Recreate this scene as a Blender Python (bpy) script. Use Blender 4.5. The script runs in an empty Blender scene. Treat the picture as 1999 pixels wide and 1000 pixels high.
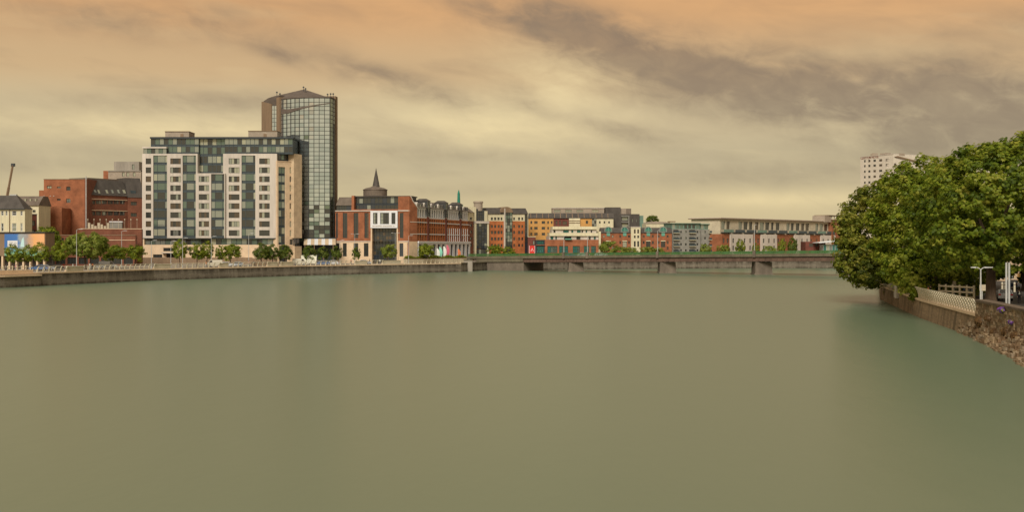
import bpy, math, random
import numpy as np
from mathutils import Vector, Matrix

random.seed(7)
rng = np.random.default_rng(11)
SC = bpy.context.scene
COL = SC.collection
R = math.radians

# ------------------------------------------------------------------ camera
FPX, YH, CZ = 2280.0, 478.0, 9.3          # focal length in photo pixels, eye level row, eye height above the river (m)
cam = bpy.data.cameras.new('camera')
cam_o = bpy.data.objects.new('camera', cam); COL.objects.link(cam_o)
cam.sensor_width = 36.0; cam.lens = 36.0 * FPX / 1999.0
cam.shift_y = -(500.0 - YH) / 1999.0
cam.clip_start = 0.5; cam.clip_end = 20000
cam_o.location = (0, 0, CZ); cam_o.rotation_euler = (R(90), 0, 0)
SC.camera = cam_o

# ------------------------------------------------------------------ sky
SUN_EL, SUN_AZ = 38.0, 194.0              # azimuth clockwise from +Y: behind and to the left of the camera
world = bpy.data.worlds.new('World'); SC.world = world; world.use_nodes = True
W = world.node_tree; W.nodes.clear()
def wn(t, **k):
    n = W.nodes.new(t)
    for a, v in k.items(): setattr(n, a, v)
    return n
def wl(a, b): W.links.new(a, b)
def wm(op, a, b=None, c=None, clamp=False):
    n = wn('ShaderNodeMath', operation=op, use_clamp=clamp)
    for i, v in enumerate((a, b, c)):
        if v is None: continue
        if isinstance(v, (int, float)): n.inputs[i].default_value = v
        else: wl(v, n.inputs[i])
    return n.outputs[0]
def wmix(f, a, b):
    n = wn('ShaderNodeMix', data_type='RGBA', blend_type='MIX', clamp_factor=True)
    for i, v in ((0, f), (6, a), (7, b)):
        if isinstance(v, (int, float)): n.inputs[i].default_value = v
        elif isinstance(v, tuple): n.inputs[i].default_value = (*v, 1)
        else: wl(v, n.inputs[i])
    return n.outputs[2]
def lin1(c):
    c /= 255.0
    return c / 12.92 if c <= .04045 else ((c + .055) / 1.055) ** 2.4
def lin(r, g, b): return (lin1(r), lin1(g), lin1(b))

tc = wn('ShaderNodeTexCoord'); sep = wn('ShaderNodeSeparateXYZ'); wl(tc.outputs['Generated'], sep.inputs[0])
sx, sy, sz = sep.outputs
az = wm('ARCTAN2', sx, sy)
el = wm('MAXIMUM', wm('ARCSINE', sz), 0.0)
def wnoise(scale3, detail, rough, off=(0, 0, 0), dist=0.0, src=None):
    mp = wn('ShaderNodeMapping'); mp.inputs['Scale'].default_value = scale3; mp.inputs['Location'].default_value = off
    wl(src or tc.outputs['Generated'], mp.inputs['Vector'])
    nz = wn('ShaderNodeTexNoise'); nz.inputs['Scale'].default_value = 1.0
    nz.inputs['Detail'].default_value = detail; nz.inputs['Roughness'].default_value = rough; nz.inputs['Distortion'].default_value = dist
    wl(mp.outputs[0], nz.inputs['Vector']); return nz.outputs['Fac']
# streaky clouds drawn out by the wind: the direction is sheared a little so the streaks fall to the right
cmb = wn('ShaderNodeCombineXYZ'); wl(sx, cmb.inputs[0]); wl(sy, cmb.inputs[1])
wl(wm('ADD', sz, wm('MULTIPLY', sx, 0.16)), cmb.inputs[2])
shear = cmb.outputs[0]
n_big = wnoise((5.5, 5.5, 20), 3, .5, (3.1, 0, 0), .3, shear)
n_mid = wnoise((13, 13, 42), 5, .56, (0, 7.3, 2.0), .4, shear)
n_band = wnoise((2.2, 2.2, 34), 3, .5, (1.7, 2.2, 0), .2)
n_puff = wnoise((34, 34, 60), 5, .58, (5, 1, 3), .5, shear)
ramp = wn('ShaderNodeValToRGB'); cr = ramp.color_ramp; cr.interpolation = 'EASE'
wl(wm('DIVIDE', el, 1.5708), ramp.inputs[0])
stops = [(0.0, (206, 188, 146)), (.018, (208, 190, 148)), (.045, (196, 180, 144)), (.070, (206, 186, 146)), (.095, (206, 173, 128)),
         (.128, (218, 168, 114)), (.20, (198, 162, 122)), (.45, (172, 158, 138)), (1.0, (160, 156, 144))]
while len(cr.elements) > 1: cr.elements.remove(cr.elements[-1])
cr.elements[0].position = stops[0][0]; cr.elements[0].color = (*lin(*stops[0][1]), 1)
for p_, c_ in stops[1:]:
    e_ = cr.elements.new(p_); e_.color = (*lin(*c_), 1)
base_sky = ramp.outputs[0]
def blob(px, py, half_l, half_t, slope, amp):
    """a cloud bank: soft mass around one direction of the sky, half sizes in degrees-like units of the photo's pixels"""
    a0, e0 = (px - 1000) / FPX, (YH - py) / FPX
    t = math.atan(slope); ct, st = math.cos(t), math.sin(t)
    da, de = wm('SUBTRACT', az, a0), wm('SUBTRACT', el, e0)
    l_ = wm('SUBTRACT', wm('MULTIPLY', da, ct), wm('MULTIPLY', de, st))
    q_ = wm('ADD', wm('MULTIPLY', da, st), wm('MULTIPLY', de, ct))
    g = wm('ADD', wm('POWER', wm('ABSOLUTE', wm('DIVIDE', l_, half_l / FPX)), 2.0), wm('POWER', wm('ABSOLUTE', wm('DIVIDE', q_, half_t / FPX)), 2.0))
    return wm('MULTIPLY', wm('EXPONENT', wm('MULTIPLY', g, -1.0)), amp)
dark = None
for args in ((1340, 130, 330, 66, .24, .95), (1600, 205, 270, 60, .10, .9), (1060, 45, 220, 42, .22, .6), (770, 162, 170, 28, .26, .85),
             (545, 115, 60, 14, .3, .5), (1015, 192, 62, 24, .42, .5), (1215, 262, 100, 22, .22, .55), (1920, 200, 260, 90, .0, .75),
             (380, 212, 260, 24, -.02, .55), (1880, 295, 240, 42, 0, .6), (330, 60, 330, 44, 0, .5), (860, 300, 300, 20, .0, .35),
             (1480, 345, 300, 24, .0, .42), (60, 325, 240, 26, 0, .45), (1990, 90, 200, 30, .2, .3), (950, 372, 260, 14, 0, .3)):
    b_ = blob(*args); dark = b_ if dark is None else wm('ADD', dark, b_)
nz1 = wm('MULTIPLY_ADD', wm('SUBTRACT', n_big, .5), 2.6, wm('MULTIPLY', wm('SUBTRACT', n_mid, .5), 2.2))
nz1 = wm('MULTIPLY_ADD', wm('SUBTRACT', n_puff, .5), 1.3, nz1)
dark = wm('MULTIPLY', dark, wm('ADD', wm('MULTIPLY', nz1, .85), .95, clamp=False), clamp=True)
amb = wm('MULTIPLY', wm('SUBTRACT', wm('MULTIPLY_ADD', n_mid, .45, wm('MULTIPLY', n_band, .55)), .47, clamp=True), 1.8, clamp=True)
dark = wm('MAXIMUM', dark, amb, clamp=True)
cloud_col = wmix(wm('MULTIPLY', el, 6.0, clamp=True), lin(158, 148, 124), lin(148, 124, 98))
sky_c = wmix(wm('MULTIPLY', wm('SMOOTH_MIN', dark, .95, .6), wm('ADD', .66, wm('MULTIPLY', n_puff, .75)), clamp=True), base_sky, cloud_col)
lite = wm('MULTIPLY', wm('SUBTRACT', wm('MULTIPLY_ADD', n_big, .5, wm('MULTIPLY', n_band, .5)), .53, clamp=True), 3.6, clamp=True)
glow = wm('ADD', blob(1110, 165, 140, 60, .3, .85), wm('ADD', blob(930, 240, 200, 46, .15, .75), wm('ADD', blob(330, 262, 330, 28, 0, .75), blob(1540, 392, 180, 16, 0, .7))))
lite = wm('MULTIPLY', wm('ADD', wm('MULTIPLY', lite, .55), wm('MULTIPLY', glow, wm('ADD', .7, wm('MULTIPLY', nz1, -.6)))), wm('SUBTRACT', 1.0, wm('MULTIPLY', dark, .8)), clamp=True)
sky_c = wmix(lite, sky_c, lin(240, 218, 166))
nish = wn('ShaderNodeTexSky', sky_type='NISHITA', sun_disc=False)
nish.sun_elevation = R(SUN_EL); nish.sun_rotation = R(SUN_AZ); nish.air_density = 1.0; nish.dust_density = 3.0
sc10 = wn('ShaderNodeVectorMath', operation='SCALE'); sc10.inputs['Scale'].default_value = 8.3; wl(sky_c, sc10.inputs[0])
sc_n = wn('ShaderNodeVectorMath', operation='SCALE'); sc_n.inputs['Scale'].default_value = 0.04; wl(nish.outputs[0], sc_n.inputs[0])
addc = wn('ShaderNodeVectorMath', operation='ADD'); wl(sc10.outputs[0], addc.inputs[0]); wl(sc_n.outputs[0], addc.inputs[1])
bg = wn('ShaderNodeBackground'); bg.inputs['Strength'].default_value = 0.1; wl(addc.outputs[0], bg.inputs['Color'])
wo = wn('ShaderNodeOutputWorld'); wl(bg.outputs[0], wo.inputs['Surface'])

# ------------------------------------------------------------------ sun, exposure
sun = bpy.data.lights.new('sun', 'SUN'); sun.energy = 2.7; sun.angle = R(26); sun.color = (1.0, .90, .74)
sun_o = bpy.data.objects.new('sun', sun); COL.objects.link(sun_o)
sd = Vector((math.sin(R(SUN_AZ)) * math.cos(R(SUN_EL)), math.cos(R(SUN_AZ)) * math.cos(R(SUN_EL)), math.sin(R(SUN_EL))))
sun_o.rotation_euler = sd.to_track_quat('Z', 'Y').to_euler(); sun_o.location = sd * 300
SC.view_settings.view_transform = 'Standard'; SC.view_settings.look = 'None'
SC.view_settings.exposure = 0.25; SC.view_settings.gamma = 1.0; SC.view_settings.use_curve_mapping = False

# ------------------------------------------------------------------ materials
EILL = (.98, .82, .60)
def alb(r, g, b):
    l = lin(r, g, b)
    return tuple(min(.82, max(.012, l[i] / EILL[i])) for i in range(3))
MATS = {}
def mat(name, col, rough=.8, var=.16, scale=.5, stretch=(1, 1, 1), metal=0.0, spec=.3, bump=0.0, fine=.1, raw=False):
    if name in MATS: return MATS[name]
    m = bpy.data.materials.new(name); m.use_nodes = True; MATS[name] = m
    t = m.node_tree; b = t.nodes['Principled BSDF']
    c = col if raw else alb(*col)
    b.inputs['Roughness'].default_value = rough; b.inputs['Metallic'].default_value = metal
    b.inputs['Specular IOR Level'].default_value = spec
    if var <= 0:
        b.inputs['Base Color'].default_value = (*c, 1); return m
    tcx = t.nodes.new('ShaderNodeTexCoord'); mp = t.nodes.new('ShaderNodeMapping'); mp.inputs['Scale'].default_value = stretch
    t.links.new(tcx.outputs['Object'], mp.inputs['Vector'])
    n1 = t.nodes.new('ShaderNodeTexNoise'); n1.inputs['Scale'].default_value = scale; n1.inputs['Detail'].default_value = 6; n1.inputs['Roughness'].default_value = .62
    n2 = t.nodes.new('ShaderNodeTexNoise'); n2.inputs['Scale'].default_value = scale * 9; n2.inputs['Detail'].default_value = 3
    for n in (n1, n2): t.links.new(mp.outputs[0], n.inputs['Vector'])
    r1 = t.nodes.new('ShaderNodeMapRange'); r1.inputs[1].default_value = .3; r1.inputs[2].default_value = .7; r1.inputs[3].default_value = 1 - var * 1.5; r1.inputs[4].default_value = 1 + var
    r2 = t.nodes.new('ShaderNodeMapRange'); r2.inputs[1].default_value = .3; r2.inputs[2].default_value = .7; r2.inputs[3].default_value = 1 - fine; r2.inputs[4].default_value = 1 + fine
    t.links.new(n1.outputs['Fac'], r1.inputs[0]); t.links.new(n2.outputs['Fac'], r2.inputs[0])
    mu = t.nodes.new('ShaderNodeMath'); mu.operation = 'MULTIPLY'; t.links.new(r1.outputs[0], mu.inputs[0]); t.links.new(r2.outputs[0], mu.inputs[1])
    vs = t.nodes.new('ShaderNodeVectorMath'); vs.operation = 'SCALE'; vs.inputs[0].default_value = c; t.links.new(mu.outputs[0], vs.inputs['Scale'])
    t.links.new(vs.outputs[0], b.inputs['Base Color'])
    if bump:
        bp = t.nodes.new('ShaderNodeBump'); bp.inputs['Strength'].default_value = bump; bp.inputs['Distance'].default_value = .05
        t.links.new(n2.outputs['Fac'], bp.inputs['Height']); t.links.new(bp.outputs[0], b.inputs['Normal'])
    return m
def glass(name, col, rough=.08, metal=0.0, ior=1.6, var=0.0):
    m = mat(name, col, rough=rough, var=var, scale=.35, metal=metal, raw=True)
    m.node_tree.nodes['Principled BSDF'].inputs['IOR'].default_value = ior
    m.node_tree.nodes['Principled BSDF'].inputs['Specular IOR Level'].default_value = .5
    return m
STREAK = (1, 1, .12)
M_white = mat('pale_cladding', (194, 174, 146), .75, .13, .12, STREAK)
M_cream = mat('cream_render', (208, 188, 142), .8, .08, .2, STREAK)
M_tan = mat('tan_stone', (212, 176, 132), .8, .10, .5)
M_tan2 = mat('golden_stone', (194, 162, 120), .8, .14, .6)
M_brick = mat('red_brick', (148, 88, 54), .85, .24, .4)
M_brick2 = mat('dark_red_brick', (124, 74, 50), .85, .18, .4)
M_brick3 = mat('orange_brick', (172, 98, 52), .85, .22, .4)
M_brick4 = mat('maroon_brick', (112, 62, 46), .85, .16, .5)
M_orange = mat('ochre_render', (196, 140, 72), .85, .10, .3)
M_slate = mat('roof_slate', (80, 70, 58), .7, .2, .5, (1, 1, .5))
M_slate2 = mat('brown_slate', (112, 94, 74), .75, .18, .5)
M_dark = mat('dark_metal_frame', (46, 50, 48), .5, .12, .4, spec=.4)
M_frame = mat('dark_bronze_frame', (66, 62, 54), .55, .12, .4)
M_navy = mat('blue_grey_panel', (62, 68, 64), .45, .15, .5, spec=.4)
M_conc = mat('concrete', (150, 134, 110), .85, .15, .3, STREAK)
M_greige = mat('greige_panel', (158, 136, 108), .8, .12, .3)
M_grey = mat('grey_stone', (134, 124, 104), .85, .14, .5)
M_teal = mat('patina_copper', (108, 126, 100), .6, .16, .4)
M_tealb = mat('bright_patina', (96, 142, 112), .55, .14, .6)
M_brown = mat('brown_cladding', (132, 104, 74), .75, .12, .25, STREAK)
M_pavel = mat('quay_paving', (150, 132, 106), .9, .14, .3)
M_asph = mat('asphalt', (.055, .052, .05), .9, .2, .3, raw=True)
M_quay = None
M_rail = mat('cream_painted_steel', (206, 184, 144), .5, .08, 1.0)
M_green = mat('green_painted_steel', (74, 104, 54), .5, .16, .8)
M_rust = mat('rust_red_girder', (100, 74, 56), .7, .25, .35, (1, 1, .4))
M_fascia = mat('stained_concrete', (104, 91, 66), .9, .25, .3, (1, 1, .25))
M_pier = mat('pier_concrete', (114, 97, 76), .9, .24, .25, (1, 1, .4))
M_pole = mat('galvanised_steel', (176, 166, 146), .5, .1, 1)
M_bark = mat('bark', (92, 72, 52), .95, .3, 1.2, (1, 1, .3), bump=.5)
M_white2 = mat('white_paint', (214, 202, 182), .6, .06, .4)
M_sandy = mat('sandy_concrete', (190, 168, 130), .85, .12, .5)
M_hotel = mat('hotel_render', (204, 184, 152), .8, .08, .2)
M_black = mat('dark_void', (.015, .014, .013), .9, 0, raw=True)
G_dark = glass('window_glass_dark', (.035, .038, .036), .07, 0, 1.8)
G_mid = glass('window_glass_sky', (.36, .40, .37), .08, .6)
G_pale = glass('window_glass_curtained', (.40, .42, .33), .2, .3)
G_green = glass('window_glass_green', (.16, .22, .19), .08, .5)
G_brown = glass('window_glass_warm', (.10, .075, .05), .12, .1, 1.7)
G_coat = glass('coated_tower_glass', (.66, .76, .84), .05, .92)
G_coat2 = glass('coated_tower_glass_soft', (.54, .64, .70), .07, .88)
G_coat3 = glass('tower_glass_green', (.22, .28, .23), .08, .7)
G_teal = glass('teal_glass', (.04, .17, .15), .1, .2, 1.8)
G_navy = glass('navy_glass', (.035, .045, .065), .08, .25, 1.9)
GW = [(G_dark, .42), (G_brown, .22), (G_mid, .22), (G_pale, .14)]
GB = [(G_dark, .28), (G_mid, .28), (G_pale, .10), (G_green, .34)]
def pick(ws):
    r = random.random() * sum(w for _, w in ws)
    for m, w in ws:
        r -= w
        if r <= 0: return m
    return ws[-1][0]

# ------------------------------------------------------------------ helpers
QL, QR = 2.95, 2.15                       # left and right quay levels above the water
def X(x, d): return (x - 1000.0) * d / FPX
def Z(y, d): return CZ - (y - YH) * d / FPX
def root_of(o):
    while o.parent: o = o.parent
    return o
def thing(name, label, cat, loc=(0, 0, 0), group=None, rotz=0.0):
    o = bpy.data.objects.new(name, None); COL.objects.link(o); o.location = loc; o.rotation_euler = (0, 0, rotz)
    o.empty_display_size = .5
    tag(o, label, cat, group); return o
def tag(o, label=None, cat=None, group=None, kind=None):
    if label: o['label'] = label
    if cat: o['category'] = cat
    if group: o['group'] = group
    if kind: o['kind'] = kind
    return o
class MB:
    def __init__(s): s.v = []; s.f = []; s.mi = []; s.mats = []
    def m(s, mt):
        if mt not in s.mats: s.mats.append(mt)
        return s.mats.index(mt)
    def quad(s, pts, mt):
        b = len(s.v); s.v += [tuple(p) for p in pts]; s.f.append(tuple(range(b, b + len(pts)))); s.mi.append(s.m(mt))
    def hexa(s, p, mt):                   # 8 points: bottom ring 0-3, top ring 4-7
        b = len(s.v); s.v += [tuple(q) for q in p]; k = s.m(mt)
        for f in ((0, 3, 2, 1), (4, 5, 6, 7), (0, 1, 5, 4), (1, 2, 6, 5), (2, 3, 7, 6), (3, 0, 4, 7)):
            s.f.append(tuple(b + i for i in f)); s.mi.append(k)
    def box(s, x0, x1, y0, y1, z0, z1, mt):
        s.hexa([(x0, y0, z0), (x1, y0, z0), (x1, y1, z0), (x0, y1, z0), (x0, y0, z1), (x1, y0, z1), (x1, y1, z1), (x0, y1, z1)], mt)
    def fbox(s, F, u0, u1, n0, n1, z0, z1, mt, ztl=None, ztr=None):
        zl = z1 if ztl is None else ztl; zr = z1 if ztr is None else ztr
        P = F.P
        s.hexa([P(u0, n1, z0), P(u1, n1, z0), P(u1, n0, z0), P(u0, n0, z0), P(u0, n1, zl), P(u1, n1, zr), P(u1, n0, zr), P(u0, n0, zl)], mt)
    def tube(s, pts, rad, mt, n=6, cap=True):
        pts = [Vector(p) for p in pts]; k = s.m(mt); rings = []
        if isinstance(rad, (int, float)): rad = [rad] * len(pts)
        for i, p in enumerate(pts):
            a = pts[max(0, i - 1)]; c = pts[min(len(pts) - 1, i + 1)]
            d = (c - a); d = d.normalized() if d.length > 1e-9 else Vector((0, 0, 1))
            q = Vector((1, 0, 0)) if abs(d.x) < .8 else Vector((0, 1, 0))
            e = d.cross(q).normalized(); g = d.cross(e)
            b = len(s.v); rings.append(b)
            for j in range(n):
                t = 2 * math.pi * j / n
                s.v.append(tuple(p + (e * math.cos(t) + g * math.sin(t)) * rad[i]))
        for a, b in zip(rings, rings[1:]):
            for j in range(n):
                s.f.append((a + j, a + (j + 1) % n, b + (j + 1) % n, b + j)); s.mi.append(k)
        if cap:
            s.f.append(tuple(rings[0] + j for j in range(n - 1, -1, -1))); s.mi.append(k)
            s.f.append(tuple(rings[-1] + j for j in range(n))); s.mi.append(k)
    def lathe(s, c, prof, mt, n=20):      # prof: (r, z) from bottom to top
        k = s.m(mt); rings = []
        for r, z in prof:
            b = len(s.v); rings.append(b)
            for j in range(n):
                t = 2 * math.pi * j / n; s.v.append((c[0] + r * math.cos(t), c[1] + r * math.sin(t), c[2] + z))
        for a, b in zip(rings, rings[1:]):
            for j in range(n):
                s.f.append((a + j, a + (j + 1) % n, b + (j + 1) % n, b + j)); s.mi.append(k)
        s.f.append(tuple(rings[-1] + j for j in range(n))); s.mi.append(k)
        s.f.append(tuple(rings[0] + j for j in range(n - 1, -1, -1))); s.mi.append(k)
    def prism(s, F, poly, n0, n1, mt):    # poly of (u, z) counter-clockwise seen from outside, n0 back, n1 front
        k = s.m(mt); b = len(s.v); c = len(poly)
        for (u, z) in poly: s.v.append(F.P(u, n1, z))
        for (u, z) in poly: s.v.append(F.P(u, n0, z))
        s.f.append(tuple(b + i for i in range(c))); s.f.append(tuple(b + c + i for i in range(c - 1, -1, -1))); s.mi += [k, k]
        for i in range(c):
            j = (i + 1) % c; s.f.append((b + j, b + i, b + c + i, b + c + j)); s.mi.append(k)
    def mesh(s, name, off=(0, 0, 0), smooth=False):
        me = bpy.data.meshes.new(name)
        me.from_pydata([(a - off[0], b - off[1], c - off[2]) for a, b, c in s.v], [], s.f)
        for mt in s.mats: me.materials.append(mt)
        me.polygons.foreach_set('material_index', s.mi)
        if smooth: me.polygons.foreach_set('use_smooth', [True] * len(s.f))
        me.update(); return me
    def build(s, name, parent=None, smooth=False, label=None):
        off = root_of(parent).location if parent else (0, 0, 0)
        o = bpy.data.objects.new(name, s.mesh(name, off, smooth)); COL.objects.link(o)
        if parent: o.parent = parent
        if label: o['label'] = label
        return o
    def local(s, name, parent=None, loc=(0, 0, 0), rotz=0, smooth=False):
        o = bpy.data.objects.new(name, s.mesh(name, (0, 0, 0), smooth)); COL.objects.link(o)
        o.location = loc; o.rotation_euler = (0, 0, rotz)
        if parent: o.parent = parent
        return o
class Fac:
    """an upright plane from one plan point to another, measured through the camera's own geometry"""
    def __init__(s, xa, da, xb, db):
        s.a = Vector((X(xa, da), da)); b = Vector((X(xb, db), db)); s.L = (b - s.a).length
        s.u = (b - s.a) / s.L; s.n = Vector((s.u.y, -s.u.x)); s.ang = math.atan2(s.u.y, s.u.x)
    def U(s, x):
        k = (x - 1000.0) / FPX; return (k * s.a.y - s.a.x) / (s.u.x - k * s.u.y)
    def D(s, x): return s.a.y + s.U(x) * s.u.y
    def z(s, y, x): return Z(y, s.D(x))
    def R(s, x0, y0, x1, y1):
        d = s.D((x0 + x1) / 2); return (s.U(x0), s.U(x1), Z(y1, d), Z(y0, d))
    def P(s, u, n, z):
        p = s.a + s.u * u + s.n * n; return (p.x, p.y, z)
    def base(s, x=None, z=None):
        u = s.U(x) if x is not None else s.L / 2
        return s.P(u, 0, QL if z is None else z)
def wall(mb, F, u0, u1, z0, z1, holes, mt, rec=.28, n=0.0, back=8.0, mtop=None):
    us = sorted({u0, u1, *[min(u1, max(u0, h[0])) for h in holes], *[min(u1, max(u0, h[1])) for h in holes]})
    zs = sorted({z0, z1, *[min(z1, max(z0, h[2])) for h in holes], *[min(z1, max(z0, h[3])) for h in holes]})
    P = F.P
    for a, b in zip(us, us[1:]):
        if b - a < 1e-5: continue
        for c, d in zip(zs, zs[1:]):
            if d - c < 1e-5: continue
            mu, mz = (a + b) / 2, (c + d) / 2
            if any(h[0] < mu < h[1] and h[2] < mz < h[3] for h in holes): continue
            mb.quad([P(a, n, c), P(b, n, c), P(b, n, d), P(a, n, d)], mt)
    for h in holes:
        a, b, c, d = h[:4]; r = n - rec
        mb.quad([P(a, n, c), P(a, n, d), P(a, r, d), P(a, r, c)], mt); mb.quad([P(b, n, d), P(b, n, c), P(b, r, c), P(b, r, d)], mt)
        mb.quad([P(a, n, d), P(b, n, d), P(b, r, d), P(a, r, d)], mt); mb.quad([P(b, n, c), P(a, n, c), P(a, r, c), P(b, r, c)], mt)
    if back:
        k = n - back
        mb.quad([P(u0, k, z0), P(u0, n, z0), P(u0, n, z1), P(u0, k, z1)], mt); mb.quad([P(u1, n, z0), P(u1, k, z0), P(u1, k, z1), P(u1, n, z1)], mt)
        mb.quad([P(u1, k, z0), P(u0, k, z0), P(u0, k, z1), P(u1, k, z1)], mt); mb.quad([P(u0, n, z1), P(u1, n, z1), P(u1, k, z1), P(u0, k, z1)], mtop or mt)
WC = {}
def win(th, F, h, glass_w=GW, fr=M_frame, nx=1, ny=1, rec=.28, n=0.0, t=.11, simple=False, name='window', ang=None):
    w_, h_ = round(h[1] - h[0], 2), round(h[3] - h[2], 2)
    if w_ <= .05 or h_ <= .05: return None
    g = pick(glass_w) if isinstance(glass_w, list) else glass_w
    def frame(mb):
        y0, y1 = rec - .16, rec - .01
        for x0, x1, z0, z1 in ((0, t, 0, h_), (w_ - t, w_, 0, h_), (t, w_ - t, 0, t), (t, w_ - t, h_ - t, h_)): mb.box(x0, x1, y0, y1, z0, z1, fr)
        for i in range(1, nx): c = w_ * i / nx; mb.box(c - t * .4, c + t * .4, y0 + .01, y1, t, h_ - t, fr)
        for i in range(1, ny): c = h_ * i / ny; mb.box(t, w_ - t, y0 + .012, y1, c - t * .4, c + t * .4, fr)
    def pane(mb): mb.box(.01, w_ - .01, rec - .085, rec - .055, .01, h_ - .01, g)
    key = ('w', w_, h_, nx, ny, fr.name, rec, t, simple, g.name if simple else '')
    if key not in WC:
        mb = MB(); frame(mb)
        if simple: pane(mb)
        WC[key] = mb.mesh('window')
    o = bpy.data.objects.new(name, WC[key]); COL.objects.link(o); o.parent = th
    p = Vector(F.P(h[0], n, h[2])) - root_of(th).location; o.location = p; o.rotation_euler = (0, 0, F.ang)
    if not simple:
        for i in range(nx):               # one pane for each light
            if i: g = pick(glass_w) if isinstance(glass_w, list) else glass_w
            kp = ('p', w_, h_, nx, i, rec, g.name)
            if kp not in WC:
                mb = MB(); mb.box(.01 + (w_ - .02) * i / nx, .01 + (w_ - .02) * (i + 1) / nx, rec - .085, rec - .055, .01, h_ - .01, g); WC[kp] = mb.mesh('pane')
            q = bpy.data.objects.new('pane', WC[kp]); COL.objects.link(q); q.parent = o
    return o
def grid(F, cols, rows): return [F.R(c[0], r[0], c[1], r[1]) for c in cols for r in rows]
def facade(th, F, x0, y0, x1, y1, mt, holes=(), n=0.0, back=8.0, rec=.28, name='wall', glass_w=GW, fr=M_frame, nx=1, ny=1, simple=True, zb=None, mtop=None, t=.11, window_name='window'):
    u0, u1 = F.U(x0), F.U(x1); xm = (x0 + x1) / 2
    z1 = F.z(y0, xm); z0 = (QL - .15 if zb is None else zb) if y1 is None else F.z(y1, xm)
    mb = MB(); wall(mb, F, u0, u1, z0, z1, list(holes), mt, rec, n, back, mtop)
    o = mb.build(name, th)
    for h in holes: win(th, F, h, glass_w, fr, nx, ny, rec, n, t, simple, window_name)
    return o
def part(th, name, fn, smooth=False, label=None):
    mb = MB(); fn(mb); return mb.build(name, th, smooth, label)
def curtain(th, F, r, cols, rows, glass_w=GB, fr=M_dark, n=0.0, back=1.0, t=.10, name='curtain_wall', row_h=None, col_w=None, spandrel=None):
    """a glazed grid: frame with mullions as one part, every pane its own sub-part; rows listed in spandrel get panels"""
    u0, u1, z0, z1 = r
    cw = col_w or [1.0] * cols; rh = row_h or [1.0] * rows
    us = [u0]; [us.append(us[-1] + (u1 - u0) * c / sum(cw)) for c in cw]
    zs = [z0]; [zs.append(zs[-1] + (z1 - z0) * c / sum(rh)) for c in rh]
    mb = MB(); mb.fbox(F, u0, u1, n - back, n - .14, z0, z1, fr)
    for i, u in enumerate(us): mb.fbox(F, max(u0, u - t / 2), min(u1, u + t / 2), n - .139, n + .0, z0, z1, fr)
    for i, z in enumerate(zs): mb.fbox(F, u0 + t / 2, u1 - t / 2, n - .138, n - .012, max(z0, z - t / 2), min(z1, z + t / 2), fr)
    o = mb.build(name, th)
    for i in range(len(cw)):
        for j in range(len(rh)):
            if spandrel and j in spandrel: continue
            w_, h_ = round(us[i + 1] - us[i] - t, 2), round(zs[j + 1] - zs[j] - t, 2)
            g = pick(glass_w) if isinstance(glass_w, list) else glass_w
            kp = ('cp', w_, h_, g.name)
            if kp not in WC:
                q = MB(); q.box(0, w_, .0, .03, 0, h_, g); WC[kp] = q.mesh('pane')
            q = bpy.data.objects.new('pane', WC[kp]); COL.objects.link(q); q.parent = o
            q.location = Vector(F.P(us[i] + t / 2, n - .08, zs[j] + t / 2)) - root_of(th).location
            q.rotation_euler = (random.gauss(0, .006), 0, F.ang + random.gauss(0, .006))
    return o

# ------------------------------------------------------------------ ground, river
# near bank on the left (and the far bank round the bend), plan points from the photo's waterline
LQ = [(-330, -60), (-190, 123), (-110, 252), (-93, 303), (-62, 353), (-17.5, 400), (-9, 424), (3.7, 428), (20.5, 437), (45, 448), (89, 462), (127, 463), (300, 472), (900, 520), (6000, 900)]
LQ[2] = (-110.5, 252); LQ[3] = (-93.0, 303)
RQ = [(30, -60), (34, 30), (37, 60), (41.2, 85.8), (43.7, 99.6), (46.6, 117), (52, 148), (63, 199), (85, 270), (113, 345), (190, 372), (900, 420), (6000, 700)]
def sheet(name, poly, z, mt, kind='structure'):
    mb = MB(); mb.quad([(x, y, z) for x, y in poly], mt); o = mb.build(name)
    bpy.context.view_layer.update(); tag(o, kind=kind); return o
def sheet_strips(name, edge, far_pts, z, mt):
    mb = MB()
    for (a, b), (c, d) in zip(zip(edge, edge[1:]), zip(far_pts, far_pts[1:])):
        mb.quad([(*a, z), (*b, z), (*d, z), (*c, z)], mt)
    o = mb.build(name); tag(o, kind='structure'); return o
lf = [(-9000, -60), (-9000, 400), (-9000, 900), (-9000, 1500), (-9000, 3000), (-9000, 12000), (-6000, 12000), (-4000, 12000), (-2000, 12000), (0, 12000), (1000, 12000), (2500, 12000), (5000, 12000), (7000, 12000), (9000, 12000)]
sheet_strips('ground', LQ, lf, QL, M_pavel)
rf = [(3000, -60), (3100, 30), (3200, 60), (3300, 85), (3400, 99), (3500, 117), (3600, 148), (3800, 199), (4000, 270), (4500, 345), (5000, 372), (5500, 420), (9000, 500)]
sheet_strips('ground', RQ, rf, QR, M_asph)

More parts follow.
